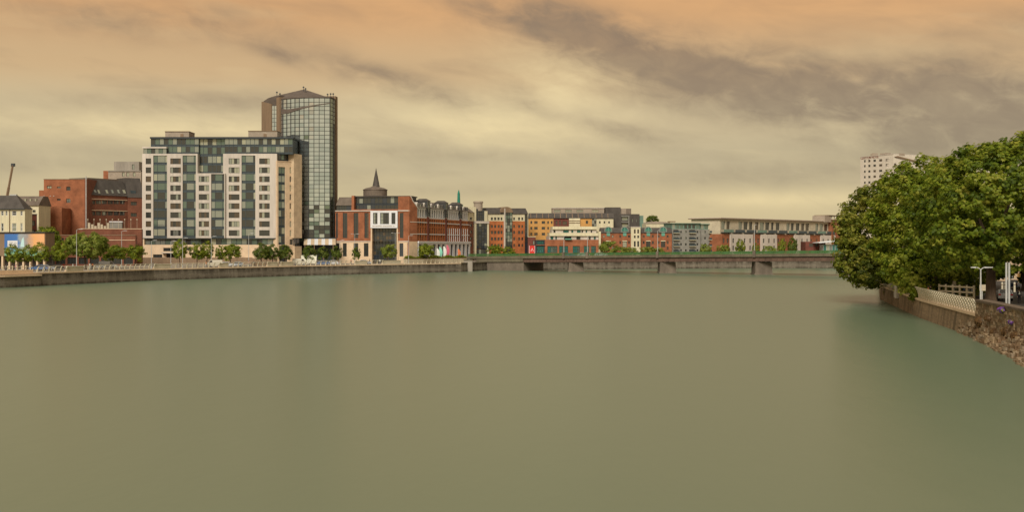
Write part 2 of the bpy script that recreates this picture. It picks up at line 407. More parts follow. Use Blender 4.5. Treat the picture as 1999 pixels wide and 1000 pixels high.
wat = bpy.data.materials.new('river_water'); wat.use_nodes = True
t = wat.node_tree; b = t.nodes['Principled BSDF']
b.inputs['Roughness'].default_value = .30; b.inputs['IOR'].default_value = 1.33; b.inputs['Specular IOR Level'].default_value = .5
tcx = t.nodes.new('ShaderNodeTexCoord'); mp = t.nodes.new('ShaderNodeMapping'); mp.inputs['Scale'].default_value = (.012, .006, 1); t.links.new(tcx.outputs['Object'], mp.inputs[0])
nn = t.nodes.new('ShaderNodeTexNoise'); nn.inputs['Scale'].default_value = 1.0; nn.inputs['Detail'].default_value = 3; t.links.new(mp.outputs[0], nn.inputs['Vector'])
mx = t.nodes.new('ShaderNodeMix'); mx.data_type = 'RGBA'; mx.inputs[6].default_value = (.120, .176, .116, 1); mx.inputs[7].default_value = (.144, .192, .132, 1)
t.links.new(nn.outputs['Fac'], mx.inputs[0]); t.links.new(mx.outputs[2], b.inputs['Base Color'])
mp2 = t.nodes.new('ShaderNodeMapping'); mp2.inputs['Scale'].default_value = (.35, .12, 1); t.links.new(tcx.outputs['Object'], mp2.inputs[0])
n2 = t.nodes.new('ShaderNodeTexNoise'); n2.inputs['Scale'].default_value = 1.0; n2.inputs['Detail'].default_value = 4; t.links.new(mp2.outputs[0], n2.inputs['Vector'])
bp = t.nodes.new('ShaderNodeBump'); bp.inputs['Strength'].default_value = .10; bp.inputs['Distance'].default_value = .4
t.links.new(n2.outputs['Fac'], bp.inputs['Height']); t.links.new(bp.outputs[0], b.inputs['Normal'])
mb = MB(); mb.quad([(-4000, -600, 0), (7000, -600, 0), (7000, 1500, 0), (-4000, 1500, 0)], wat)
tag(mb.build('river'), kind='structure')

# ------------------------------------------------------------------ quay walls
def stone_mat(name, c1, c2, c3, top=None):
    m = bpy.data.materials.new(name); m.use_nodes = True; t = m.node_tree; b = t.nodes['Principled BSDF']; b.inputs['Roughness'].default_value = .9
    tcx = t.nodes.new('ShaderNodeTexCoord')
    def nz(scale3, det):
        mp = t.nodes.new('ShaderNodeMapping'); mp.inputs['Scale'].default_value = scale3; t.links.new(tcx.outputs['Object'], mp.inputs[0])
        n = t.nodes.new('ShaderNodeTexNoise'); n.inputs['Scale'].default_value = 1; n.inputs['Detail'].default_value = det; n.inputs['Roughness'].default_value = .6
        t.links.new(mp.outputs[0], n.inputs['Vector']); return n.outputs['Fac']
    a, s, f = nz((.12, .12, .9), 4), nz((.7, .7, .16), 5), nz((2.6, 2.6, 4.5), 4)
    r1 = t.nodes.new('ShaderNodeMapRange'); r1.inputs[1].default_value = .38; r1.inputs[2].default_value = .62; t.links.new(a, r1.inputs[0])
    r2 = t.nodes.new('ShaderNodeMapRange'); r2.inputs[1].default_value = .44; r2.inputs[2].default_value = .66; t.links.new(s, r2.inputs[0])
    fac = r2.outputs[0]
    if top:                               # old water staining running down from the coping, and weed along the tide line
        sp = t.nodes.new('ShaderNodeSeparateXYZ'); t.links.new(tcx.outputs['Object'], sp.inputs[0])
        rz = t.nodes.new('ShaderNodeMapRange'); rz.inputs[1].default_value = top - 1.7; rz.inputs[2].default_value = top - .2; rz.inputs[3].default_value = 0; rz.inputs[4].default_value = 1.2; t.links.new(sp.outputs[2], rz.inputs[0])
        rw = t.nodes.new('ShaderNodeMapRange'); rw.inputs[1].default_value = .75; rw.inputs[2].default_value = .2; rw.inputs[3].default_value = 0; rw.inputs[4].default_value = 1.0; t.links.new(sp.outputs[2], rw.inputs[0])
        mxx = t.nodes.new('ShaderNodeMath'); mxx.operation = 'MAXIMUM'; t.links.new(rz.outputs[0], mxx.inputs[0]); t.links.new(rw.outputs[0], mxx.inputs[1])
        ml = t.nodes.new('ShaderNodeMath'); ml.operation = 'MULTIPLY'; ml.use_clamp = True; t.links.new(mxx.outputs[0], ml.inputs[0])
        r4 = t.nodes.new('ShaderNodeMapRange'); r4.inputs[1].default_value = .3; r4.inputs[2].default_value = .62; t.links.new(s, r4.inputs[0]); t.links.new(r4.outputs[0], ml.inputs[1])
        ma = t.nodes.new('ShaderNodeMath'); ma.operation = 'MULTIPLY_ADD'; ma.use_clamp = True; t.links.new(r2.outputs[0], ma.inputs[0]); ma.inputs[1].default_value = .35; t.links.new(ml.outputs[0], ma.inputs[2]); fac = ma.outputs[0]
    m1 = t.nodes.new('ShaderNodeMix'); m1.data_type = 'RGBA'; m1.inputs[6].default_value = (*alb(*c1), 1); m1.inputs[7].default_value = (*alb(*c2), 1); t.links.new(r1.outputs[0], m1.inputs[0])
    m2 = t.nodes.new('ShaderNodeMix'); m2.data_type = 'RGBA'; m2.inputs[7].default_value = (*alb(*c3), 1); t.links.new(m1.outputs[2], m2.inputs[6]); t.links.new(fac, m2.inputs[0])
    r3 = t.nodes.new('ShaderNodeMapRange'); r3.inputs[1].default_value = .3; r3.inputs[2].default_value = .7; r3.inputs[3].default_value = .72; r3.inputs[4].default_value = 1.22; t.links.new(f, r3.inputs[0])
    vs = t.nodes.new('ShaderNodeVectorMath'); vs.operation = 'SCALE'; t.links.new(m2.outputs[2], vs.inputs[0]); t.links.new(r3.outputs[0], vs.inputs['Scale'])
    t.links.new(vs.outputs[0], b.inputs['Base Color'])
    bp = t.nodes.new('ShaderNodeBump'); bp.inputs['Strength'].default_value = .6; bp.inputs['Distance'].default_value = .12; t.links.new(f, bp.inputs['Height']); t.links.new(bp.outputs[0], b.inputs['Normal'])
    return m
M_quay = stone_mat('weathered_quay_stone', (128, 112, 88), (104, 90, 70), (72, 60, 44), QL)
M_quay2 = stone_mat('brown_quay_stone', (142, 112, 76), (118, 92, 60), (92, 72, 44))
def offset_poly(pl, d):
    out = []
    for i, p in enumerate(pl):
        a = Vector(pl[max(0, i - 1)]); c = Vector(pl[min(len(pl) - 1, i + 1)]); q = (c - a).normalized()
        out.append((p[0] + q.y * d, p[1] - q.x * d))      # positive d: to the right of the walking direction
    return out
def ribbon(mb, pl, zb, zt, d0, d1, mt, d0t=None):
    """a wall along a plan line; d0 river-side foot offset, d1 land-side, d0t river-side top offset"""
    f0 = offset_poly(pl, d0); f1 = offset_poly(pl, d1); ft = offset_poly(pl, d0 if d0t is None else d0t)
    for i in range(len(pl) - 1):
        mb.hexa([(*f0[i], zb), (*f0[i + 1], zb), (*f1[i + 1], zb), (*f1[i], zb), (*ft[i], zt), (*ft[i + 1], zt), (*f1[i + 1], zt), (*f1[i], zt)], mt)
def cut_line(pl, a, b):                   # part of a plan line between two arclengths
    out = []; s = 0
    for p, q in zip(pl, pl[1:]):
        p, q = Vector(p), Vector(q); L = (q - p).length
        if s + L > a and s < b:
            t0, t1 = max(0, (a - s) / L), min(1, (b - s) / L)
            if not out: out.append(tuple(p.lerp(q, t0)))
            out.append(tuple(p.lerp(q, t1)))
        s += L
    return out
def line_at(pl, a):
    s = 0
    for p, q in zip(pl, pl[1:]):
        p, q = Vector(p), Vector(q); L = (q - p).length
        if s + L >= a: return p.lerp(q, (a - s) / L), (q - p) / L
        s += L
    return Vector(pl[-1]), (Vector(pl[-1]) - Vector(pl[-2])).normalized()
def arc_of_px(pl, x, lo=0):               # arclength where a plan line crosses the sight line of photo column x
    s = 0; k = (x - 1000) / FPX
    for p, q in zip(pl, pl[1:]):
        p, q = Vector(p), Vector(q); L = (q - p).length; d = q - p
        den = d.x - k * d.y
        if abs(den) > 1e-9 and q.y > 50:
            t_ = (k * p.y - p.x) / den
            if -1e-6 <= t_ <= 1 + 1e-6: return s + t_ * L
        s += L
    return s
near_l = LQ[1:6]; far_l = LQ[5:14]
th = thing('quay_wall', 'long weathered grey stone river wall below the left promenade', 'wall', (-90, 310, 0))
part(th, 'stone_face', lambda m: ribbon(m, near_l, -1.2, QL - .22, .25, -1.0, M_quay, .05))
part(th, 'coping', lambda m: ribbon(m, near_l, QL - .22, QL + .06, .16, -1.1, M_tan))
th = thing('quay_wall', 'low stained river wall seen behind and under the bridge', 'wall', (60, 452, 0))
part(th, 'stone_face', lambda m: ribbon(m, far_l, -1.2, QL - .2, .3, -1.0, M_quay, .05))
part(th, 'coping', lambda m: ribbon(m, far_l, QL - .2, QL + .15, .18, -1.1, M_fascia))
# projecting platform at the far left of the promenade
s0, s1 = arc_of_px(near_l, -60), arc_of_px(near_l, 72)
plat = cut_line(near_l, s0, s1)
th = thing('quay_platform', 'pale slab edge platform jutting over the river at left end of promenade', 'platform', (plat[-1][0], plat[-1][1], 0))
part(th, 'wall', lambda m: ribbon(m, plat, -1.0, QL - .65, 1.2, .27, M_quay))
part(th, 'slab', lambda m: ribbon(m, plat, QL - .65, QL - .30, 1.5, .27, M_tan))

# ------------------------------------------------------------------ the tall apartment block
F = Fac(278, 390, 541, 390)
th = thing('apartment_block', 'tall pale apartment block with dark glazed bays and rooftop penthouses', 'building', F.base())
rows = [(309.2 + 17.55 * i, 320.4 + 17.55 * i) for i in range(9)]
GWIN = [(G_dark, .42), (G_brown, .24), (G_mid, .22), (G_pale, .12)]
def bay(x0, x1, y0, y1, nrow, n=-.25, cw=(1, 1.9, .55)):
    rh = []
    for i in range(nrow): rh += [.32, 1.0]
    curtain(th, F, F.R(x0, y0, x1, y1), 3, 2 * nrow, GB, M_navy, n, 1.2, .13, 'glazed_bay', rh, list(cw), set(range(0, 2 * nrow, 2)))
b1, b2 = F.R(299.7, 303.5, 326.5, 465), F.R(357, 303.5, 383, 465)
mb = MB()
hs = grid(F, [(285, 295.5)], rows); hs2 = grid(F, [(333, 353.5)], rows)
wall(mb, F, F.U(278), F.U(386), F.z(465, 300), F.z(300, 300), hs + hs2 + [b1, b2], M_white, .3, 0, 16); mb.build('wall', th)
for h in hs: win(th, F, h, GWIN, M_frame, 1, 1, .3)
for h in hs2: win(th, F, h, GWIN, M_frame, 4, 1, .3)
bay(299.7, 326.5, 303.5, 465, 9); bay(357, 383, 303.5, 465, 9)
mb = MB(); hs = grid(F, [(390, 410)], rows[2:]); b3 = F.R(414, 340, 439.5, 465)
wall(mb, F, F.U(384), F.U(441), F.z(465, 400), F.z(338.5, 400), hs + [b3], M_white, .3, .9, 12); mb.build('wall', th)
for h in hs: win(th, F, h, GWIN, M_frame, 4, 1, .3, .9)
bay(414, 439.5, 340, 465, 7, .62)
mb = MB(); hs = grid(F, [(447, 468)], rows); hs2 = grid(F, [(506.5, 527)], rows); b4 = F.R(472, 303.5, 499, 465)
wall(mb, F, F.U(436), F.U(541), F.z(465, 480), F.z(300, 480), hs + hs2 + [b4], M_white, .3, 0, 16); mb.build('wall', th)
for h in hs + hs2: win(th, F, h, GWIN, M_frame, 4, 1, .3)
bay(472, 499, 303.5, 465, 9)
# set-back penthouse storeys
curtain(th, F, F.R(385, 268.5, 437, 339), 6, 8, GB, M_navy, -2.5, 1.0, .14, 'glazed_recess', [.3, 1] * 4, None, {0, 2, 4, 6})
curtain(th, F, F.R(292, 270, 386, 300), 11, 4, GB, M_navy, -1.6, 9, .13, 'penthouse_glazing', [.3, 1, .35, 1], None, {0, 2})
curtain(th, F, F.R(437, 270, 570, 300), 16, 4, GB, M_navy, -1.6, 9, .13, 'penthouse_glazing', [.3, 1, .35, 1], None, {0, 2})
curtain(th, F, F.R(280, 289.5, 325, 299.9), 6, 1, GB, M_navy, -.3, 1.2, .12, 'terrace_screen')
part(th, 'terrace_slab', lambda m: m.fbox(F, F.U(278.3), F.U(325.6), -1.58, .1, F.z(289.4, 300), F.z(286.6, 300), M_white))
part(th, 'roof_slab', lambda m: m.fbox(F, F.U(291), F.U(572), -14, -1.1, F.z(269.9, 400), F.z(266.6, 400), M_dark))
for xa, xb, yt in ((316, 363, 255), (480, 537, 254)):
    o = part(th, 'plant_room', lambda m: m.fbox(F, F.U(xa), F.U(xb), -11, -4, F.z(266.5, xa), F.z(yt, xa), M_greige))
    part(o, 'louvre', lambda m: m.fbox(F, F.U(xa + 30), F.U(xa + 36), -3.99, -3.9, F.z(266, xa), F.z(259, xa), M_brown))
    part(o, 'roof_edge', lambda m: m.fbox(F, F.U(xa - .6), F.U(xb + .6), -11.1, -3.8, F.z(yt, xa) + .002, F.z(yt - 1.2, xa), M_brown))
# ground storeys
curtain(th, F, F.R(282, 466.5, 541, 478), 26, 1, GB + [(G_green, .5)], M_dark, -.8, 10, .14, 'storefront')
part(th, 'soffit_band', lambda m: m.fbox(F, F.U(278.5), F.U(541), -.9, .08, F.z(466.4, 400), F.z(465.05, 400), M_dark))
part(th, 'corner_pier', lambda m: m.fbox(F, F.U(278.5), F.U(282), -1.5, 0, F.z(478, 280), F.z(466.5, 280), M_tan))
hs = [F.R(320, 484, 345, 491), F.R(363, 484, 374, 489), F.R(300, 497, 318, 503), F.R(326, 495, 344, 505), F.R(382, 494, 396, 506)]
facade(th, F, 278, 478.1, 541, None, M_tan, hs, .4, 16, .35, 'podium_wall', [(G_dark, 1)], M_dark, 3, 1, True)
part(th, 'plinth', lambda m: m.fbox(F, F.U(279), F.U(541), .41, 1.2, QL - .1, F.z(503, 400), M_brown))
part(th, 'entrance_canopy', lambda m: m.fbox(F, F.U(319), F.U(343), .42, 2.2, F.z(494.5, 330), F.z(493, 330), M_white))
# the turned corner towards the glass tower
F2 = Fac(541, 389.6, 575, 395)
hs = [F2.R(566, r[0], 572.5, r[1]) for r in rows[1:]] + [F2.R(566, 467.5, 572.5, 478)]
b5 = F2.R(544, 326, 557.5, 478)
mb = MB(); wall(mb, F2, F2.U(541), F2.U(575), F2.z(480, 558), F2.z(316, 558), hs + [b5], M_tan, .3, 0, 9); mb.build('wall', th)
for h in hs: win(th, F2, h, GWIN, M_frame, 2, 1, .3)
rh = []
for i in range(9): rh += [.32, 1.0]
curtain(th, F2, b5, 2, 18, GB, M_navy, -.25, 1.0, .13, 'glazed_bay', rh, None, set(range(0, 18, 2)))
part(th, 'corner_pier', lambda m: m.fbox(F2, F2.U(541.2), F2.U(545), -3, .15, QL - .1, F2.z(480.1, 558), M_tan))
part(th, 'corner_pier', lambda m: m.fbox(F2, F2.U(563), F2.U(575), -3, .15, QL - .1, F2.z(480.1, 558), M_tan))
curtain(th, F2, F2.R(545.2, 481, 562.8, 514), 3, 2, [(G_dark, .7), (G_navy, .3)], M_dark, -.6, 2, .14, 'storefront')
curtain(th, F2, F2.R(541.5, 300, 572, 315.8), 5, 2, GB, M_dark, -1.2, 6, .14, 'penthouse_glazing', [.35, 1], None, {0})
curtain(th, F2, F2.R(560, 289.5, 584, 299), 4, 1, GB, M_dark, -2.0, 5, .14, 'penthouse_glazing')
part(th, 'terrace_slab', lambda m: m.fbox(F2, F2.U(556), F2.U(585.5), -8, -1.6, F2.z(289.4, 570), F2.z(287.0, 570), M_dark))
part(th, 'terrace_slab', lambda m: m.fbox(F2, F2.U(541.3), F2.U(573), -6, .12, F2.z(315.9, 558) + .003, F2.z(314.6, 558), M_tan))
F3 = Fac(572.5, 393.5, 588.5, 397)
part(th, 'stone_fin', lambda m: m.fbox(F3, F3.U(573), F3.U(588.5), -7, .3, F3.z(465, 580), F3.z(301, 580), M_tan2))
part(th, 'stone_fin', lambda m: m.fbox(F3, F3.U(575), F3.U(588.5), -7, .2, QL - .1, F3.z(481, 580), M_tan2))
curtain(th, F3, F3.R(576, 465.2, 588, 480.8), 2, 1, [(G_dark, 1)], M_dark, -.6, 3, .14, 'storefront')
F4 = Fac(588.5, 402, 602, 408)
curtain(th, F4, F4.R(588.6, 305, 601.5, 472), 3, 18, [(G_dark, .4), (G_mid, .3), (G_coat2, .3)], M_dark, 0, 4, .14, 'glazed_corner', rh, None, set(range(0, 18, 2)))
part(th, 'corner_cap', lambda m: m.fbox(F4, F4.U(588.4), F4.U(602.2), -4.2, .2, F4.z(305, 595), F4.z(301.5, 595), M_white))
part(th, 'corner_pier', lambda m: m.fbox(F4, F4.U(600), F4.U(602), -2, -.05, QL - .1, F4.z(472, 595), M_tan))

# ------------------------------------------------------------------ the glass tower
M_troof = mat('tower_roof', (98, 82, 66), .7, .15, .5)
M_tfr = mat('tower_frame', (52, 48, 42), .5, .1)
th = thing('glass_tower', 'tall curved glass office tower with brown side walls behind the apartment block', 'building', (X(594, 404), 404, QL))
def tower_arc(nc, x0=546.5, x1=645.5, d0=406.5, d1=401.5, bulge=2.6):
    a, c = Vector((X(x0, d0), d0)), Vector((X(x1, d1), d1)); q = (c - a).normalized(); nv = Vector((q.y, -q.x))
    return [a.lerp(c, i / nc) + nv * bulge * math.sin(math.pi * (i / nc * .92 + .04)) for i in range(nc + 1)]
NC, D0 = 11, 402.0
tp = tower_arc(NC)
tp += [Vector((X(651.2, 404.2), 404.2)), Vector((X(655, 408.5), 408.5))]
ZT, ZB = Z(192, D0), QL + 3.0
NR = 38; rhh = (ZT - ZB) / NR
class Seg(Fac):
    def __init__(s, a, b):
        s.a = a; s.L = (b - a).length; s.u = (b - a) / s.L; s.n = Vector((s.u.y, -s.u.x)); s.ang = math.atan2(s.u.y, s.u.x)
segs = [Seg(a, c) for a, c in zip(tp, tp[1:])]
core = MB()
ring = [(p.x, p.y) for p in offset_poly and [Vector(q) for q in [(v.x, v.y) for v in tp]]]
back_pts = [(X(656, 425), 425), (X(560, 428), 428), (X(530, 424), 424)]
inner = [(v.x + 0.0, v.y + .45) for v in tp]
poly = inner + back_pts
for i in range(len(poly)):
    a, c = poly[i], poly[(i + 1) % len(poly)]
    core.quad([(*a, QL - .1), (*c, QL - .1), (*c, ZT - 8.6), (*a, ZT - 8.6)], M_dark)
core.quad([(*p, ZT - 8.6) for p in poly], M_slate2)
core.build('core', th)
vm = []
for i, v in enumerate(tp):
    mb = MB(); nv = segs[min(i, len(segs) - 1)].n
    q = Seg(v - segs[min(i, len(segs) - 1)].u * .09, v + segs[min(i, len(segs) - 1)].u * .09)
    mb.fbox(q, 0, q.L, -.15, .12, QL, ZT + .1, M_tfr); mb.build('mullion', th)
cnt = 0
for j in range(NR + 1):
    z = ZB + rhh * j; mb = MB()
    for s_ in segs: mb.fbox(s_, .09, s_.L - .09, -.12, .06, z - .08, z + .08, M_tfr)
    mb.build('transom', th)
extra = MB()
# brown crest: a curved band that dips to the left and climbs to the right under a see-through glass screen
def crest_z(t_): return Z(float(np.interp(t_, [0, .1, .22, .45, .7, 1], [207, 210.5, 212.5, 210, 206, 201])), D0)
def crest_w(t_): return 1.9 * (1 - t_) ** 2.2 + .28
G_screen = glass('clear_roof_screen', (.62, .62, .54), .06, .55)
for i, s_ in enumerate(segs):
    for j in range(NR):
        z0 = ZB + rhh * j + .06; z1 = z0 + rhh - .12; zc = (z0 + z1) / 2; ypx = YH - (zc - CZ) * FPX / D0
        lo = max(0, min(1, (ypx - 395) / 70.0))  # dark reflections put into the pane colour, more often towards the lower rows
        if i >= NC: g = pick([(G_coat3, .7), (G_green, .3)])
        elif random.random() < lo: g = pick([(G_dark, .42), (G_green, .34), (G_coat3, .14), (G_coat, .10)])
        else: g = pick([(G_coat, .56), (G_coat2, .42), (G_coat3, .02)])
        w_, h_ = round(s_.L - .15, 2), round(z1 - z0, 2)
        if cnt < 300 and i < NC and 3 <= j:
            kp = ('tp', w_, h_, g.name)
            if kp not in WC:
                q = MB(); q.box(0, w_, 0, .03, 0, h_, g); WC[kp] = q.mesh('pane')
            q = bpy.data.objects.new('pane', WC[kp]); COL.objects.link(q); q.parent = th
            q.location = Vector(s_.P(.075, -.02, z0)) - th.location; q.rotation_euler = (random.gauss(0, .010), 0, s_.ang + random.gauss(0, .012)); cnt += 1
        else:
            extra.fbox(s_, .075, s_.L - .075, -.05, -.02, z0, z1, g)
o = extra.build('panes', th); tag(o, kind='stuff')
mb = MB(); N_ = len(segs)
for i, s_ in enumerate(segs[:NC]):
    t0, t1 = i / NC, (i + 1) / NC
    a0, a1 = crest_z(t0), crest_z(t1); w0, w1 = crest_w(t0), crest_w(t1)
    mb.hexa([s_.P(0, .22, a0 - w0), s_.P(s_.L, .22, a1 - w1), s_.P(s_.L, .11, a1 - w1), s_.P(0, .11, a0 - w0), s_.P(0, .22, a0), s_.P(s_.L, .22, a1), s_.P(s_.L, .11, a1), s_.P(0, .11, a0)], M_troof)
mb.build('crest_band', th)
# pitched brown roof over the screen
pk = (X(594, 413), 413, Z(174, 413)); rimz = ZT + .12
mb = MB()
rim = [(v.x, v.y + .35, rimz) for v in tp] + [(X(656, 422), 422, rimz), (X(545, 424), 424, rimz)]
rimL = (X(543, 409), 409, Z(186, 409))
pts = [rimL] + rim
for a, c in zip(pts, pts[1:] + pts[:1]): mb.quad([a, c, pk], M_troof)
mb.build('roof', th)
part(th, 'roof_fascia', lambda m: [m.fbox(s_, 0, s_.L, -.5, .16, ZT + .1, ZT + .5, M_troof) for s_ in segs])
# brown side fins and the glazed slot between them
Fa = Fac(511, 412, 529.5, 407)
part(th, 'side_wall', lambda m: m.fbox(Fa, 0, Fa.L, -.6, 0, QL - .1, 0, M_brown, Z(198, 412), Z(203.5, 408)))
Fb = Fac(530.2, 407.3, 541.2, 406.9)
curtain(th, Fb, (0, Fb.L, QL, Z(206, 407)), 2, 38, [(G_coat, .6), (G_coat2, .4)], M_frame, 0, 3, .12, 'glazed_slot')
part(th, 'fin', lambda m: m.fbox(Fac(541, 406.8, 547.3, 405.2), 0, Fac(541, 406.8, 547.3, 405.2).L, -6, .2, QL - .1, Z(190, 406), M_brown))
mb = MB()
Fc = Fac(513, 411.8, 544, 406.5)
mb.prism(Fc, [(0, Z(198.6, 411)), (Fc.L * .35, Z(203, 410)), (Fc.L * .6, Z(207.5, 408)), (Fc.L, Z(211, 407)), (Fc.L, Z(185.5, 407)), (Fc.L * .7, Z(187, 408)), (Fc.L * .3, Z(191, 410)), (0, Z(197, 411))], -5, -.35, M_troof)
mb.build('side_crest', th)
Fe = Fac(654.5, 408, 658.5, 411)
part(th, 'fin', lambda m: m.fbox(Fe, 0, Fe.L, -10, .2, QL - .1, Z(188, 409), M_brown))
for px, yb, yt in ((541, 187, 178), (547, 187, 181), (593, 175, 168), (597, 176, 171), (640, 187, 182), (646, 188, 181), (651, 189, 181)):
    part(th, 'mast', lambda m: (m.tube([(X(px, 408), 408, Z(yb, 408) - .6), (X(px, 408), 408, Z(yt, 408))], .09, M_dark, 5), m.box(X(px, 408) - .3, X(px, 408) + .3, 407.9, 408.1, Z(yt, 408) - .6, Z(yt, 408) - .2, M_dark)))
# striped canopy over the tower's entrance
Fn = Fac(588, 399, 650, 396)
tc_ = thing('striped_canopy', 'sloping canopy with cream and tan stripes at the foot of the glass tower', 'canopy', Fn.base())
def strip(k, n_=9):
    def f(m):
        a, c = Fn.L * k / n_, Fn.L * (k + 1) / n_
        zt_, zb_ = Z(466.5, 398), Z(477, 398)
        m.hexa([Fn.P(a + 2.2, 2.5, zb_ - .25), Fn.P(c + 2.2, 2.5, zb_ - .25), Fn.P(c - .0, -2.5, zt_ - .25), Fn.P(a, -2.5, zt_ - .25),
                Fn.P(a + 2.2, 2.5, zb_), Fn.P(c + 2.2, 2.5, zb_), Fn.P(c, -2.5, zt_), Fn.P(a, -2.5, zt_)], M_white2 if k % 2 else M_tan2)
    return f
for k in range(9): part(tc_, 'stripe', strip(k))
for k in range(4): part(tc_, 'post', lambda m: m.tube([Fn.P(2.5 + Fn.L * k / 3.4, 2.2, QL - .05), Fn.P(2.5 + Fn.L * k / 3.4, 2.2, Z(478.5, 398))], .12, M_brown, 6))
part(tc_, 'back_wall', lambda m: m.fbox(Fn, 0, Fn.L, -3.2, -2.6, QL - .1, Z(464, 398), M_dark))

# ------------------------------------------------------------------ brick office with the spire, left wing
F = Fac(655, 402, 801, 398)
th = thing('brick_office', 'red brick office with white framed portal, dark glass attic and slate spire', 'building', F.base())
strips = [(656.5, 660), (669.7, 678.5), (691, 700), (712, 720), (781, 788), (795.8, 799.8)]
hs = [F.R(a, 415.7, c, 465) for a, c in strips]
mb = MB(); portal = F.R(726, 445, 776, 512)
wall(mb, F, F.U(655), F.U(801), F.z(471, 720), F.z(411, 720), hs + [F.R(725.5, 411.4, 777, 471.01)], M_brick, .35, 0, 14, M_slate); mb.build('wall', th)
for h in hs: win(th, F, h, [(G_dark, .8), (G_brown, .2)], M_dark, 2, 7, .35)
hb = [F.R(a, 475, c, 501) for a, c in ((655.8, 663), (670, 677.5), (691, 700), (711, 720), (780.5, 788), (796, 799))]
mb = MB(); wall(mb, F, F.U(655), F.U(801), QL - .1, F.z(471, 720) - .003, hb + [F.R(725.5, 470.95, 777, 516)], M_tan, .35, .12, 14.1); mb.build('base_wall', th)
for h in hb: win(th, F, h, [(G_dark, .7), (G_navy, .3)], M_dark, 1, 3, .35, .12)
part(th, 'cornice', lambda m: m.fbox(F, F.U(655), F.U(725), -1, .3, F.z(412.6, 720), F.z(410.8, 720), M_white))
part(th, 'cornice', lambda m: m.fbox(F, F.U(777.6), F.U(801), -1, .3, F.z(412.6, 720), F.z(410.8, 720), M_white))
part(th, 'string_course', lambda m: (m.fbox(F, F.U(655), F.U(725), -.5, .25, F.z(472.2, 720), F.z(470.8, 720), M_white), m.fbox(F, F.U(777.5), F.U(801), -.5, .25, F.z(472.2, 720), F.z(470.8, 720), M_white)))
hp = [F.R(a, 415.7, c, 437.7) for a, c in ((730, 738.6), (743.8, 761), (765.8, 773.5))]
mb = MB(); r = F.R(724.8, 411.5, 777.5, 445.4); wall(mb, F, r[0], r[1], r[2], r[3], hp, M_white2, .5, .8, 3); mb.build('portal_frame', th)
for h, nx in zip(hp, (2, 3, 2)): win(th, F, h, [(G_dark, .6), (G_mid, .4)], M_dark, nx, 3, .5, .8)
mb = MB()                                  # fascia lettering: too small in the photo to read, kept as short raised strokes
u = F.U(729)
while u < F.U(771):
    w_ = random.uniform(.12, .3); mb.fbox(F, u, u + w_, .801, .84, F.z(442.6, 750), F.z(441.0, 750), M_greige); u += w_ + random.choice((.09, .09, .1, .32))
tag(mb.build('sign_letters', th), kind='stuff')
curtain(th, F, F.R(727.5, 445.6, 775.5, 513), 8, 9, [(G_dark, .75), (G_navy, .15), (G_brown, .1)], M_dark, -1.2, 4, .12, 'entrance_glazing')
part(th, 'portal_pier', lambda m: m.fbox(F, F.U(724.9), F.U(727.4), -2, .5, QL - .1, F.z(445.5, 750), M_tan))
part(th, 'portal_pier', lambda m: m.fbox(F, F.U(775.6), F.U(777.9), -2, .5, QL - .1, F.z(445.5, 750), M_tan))
curtain(th, F, F.R(690, 384, 798, 408.5), 14, 4, [(G_dark, .62), (G_navy, .30), (G_mid, .08)], M_dark, -2.4, 9, .13, 'attic_glazing', [.9, .35, 1, .3], None, {1})
part(th, 'attic_sill', lambda m: m.fbox(F, F.U(686), F.U(800), -3, -.2, F.z(411, 750), F.z(408.6, 750), M_brick))
part(th, 'attic_roof', lambda m: m.fbox(F, F.U(686), F.U(799.5), -12, -1.9, F.z(383.9, 750), F.z(382, 750), M_slate))
mb = MB(); ue, z0, z1 = F.U(686), F.z(401, 670), F.z(384, 670)
mb.hexa([F.P(F.U(655), -.6, z0), F.P(ue, -.6, z0), F.P(ue, -8, z0), F.P(F.U(655), -8, z0), F.P(F.U(655), -4.5, z1), F.P(ue, -4.5, z1), F.P(ue, -6, z1), F.P(F.U(655), -6, z1)], M_slate2); mb.build('side_roof', th)
curtain(th, F, F.R(656, 401.2, 685.5, 410.6), 6, 1, [(G_dark, .8), (G_navy, .2)], M_dark, -.9, 4, .12, 'attic_glazing')
part(th, 'parapet_pier', lambda m: m.fbox(F, F.U(685.6), F.U(690.5), -5, -.7, F.z(411, 680), F.z(382, 680), M_brick))
cx, cd = X(733, 407), 407
o = part(th, 'drum', lambda m: m.lathe((cx, cd, 0), [(4.15, Z(383, cd)), (4.15, Z(371.5, cd)), (4.35, Z(371.3, cd)), (4.3, Z(370.4, cd)), (3.2, Z(367.4, cd)), (1.35, Z(365, cd)), (1.25, Z(364, cd))], M_slate2, 28))
part(th, 'spire', lambda m: m.lathe((cx + .3, cd, 0), [(1.32, Z(364.6, cd)), (1.15, Z(361, cd)), (.62, Z(345, cd)), (.2, Z(333, cd)), (.06, Z(328.5, cd))], M_slate, 10))
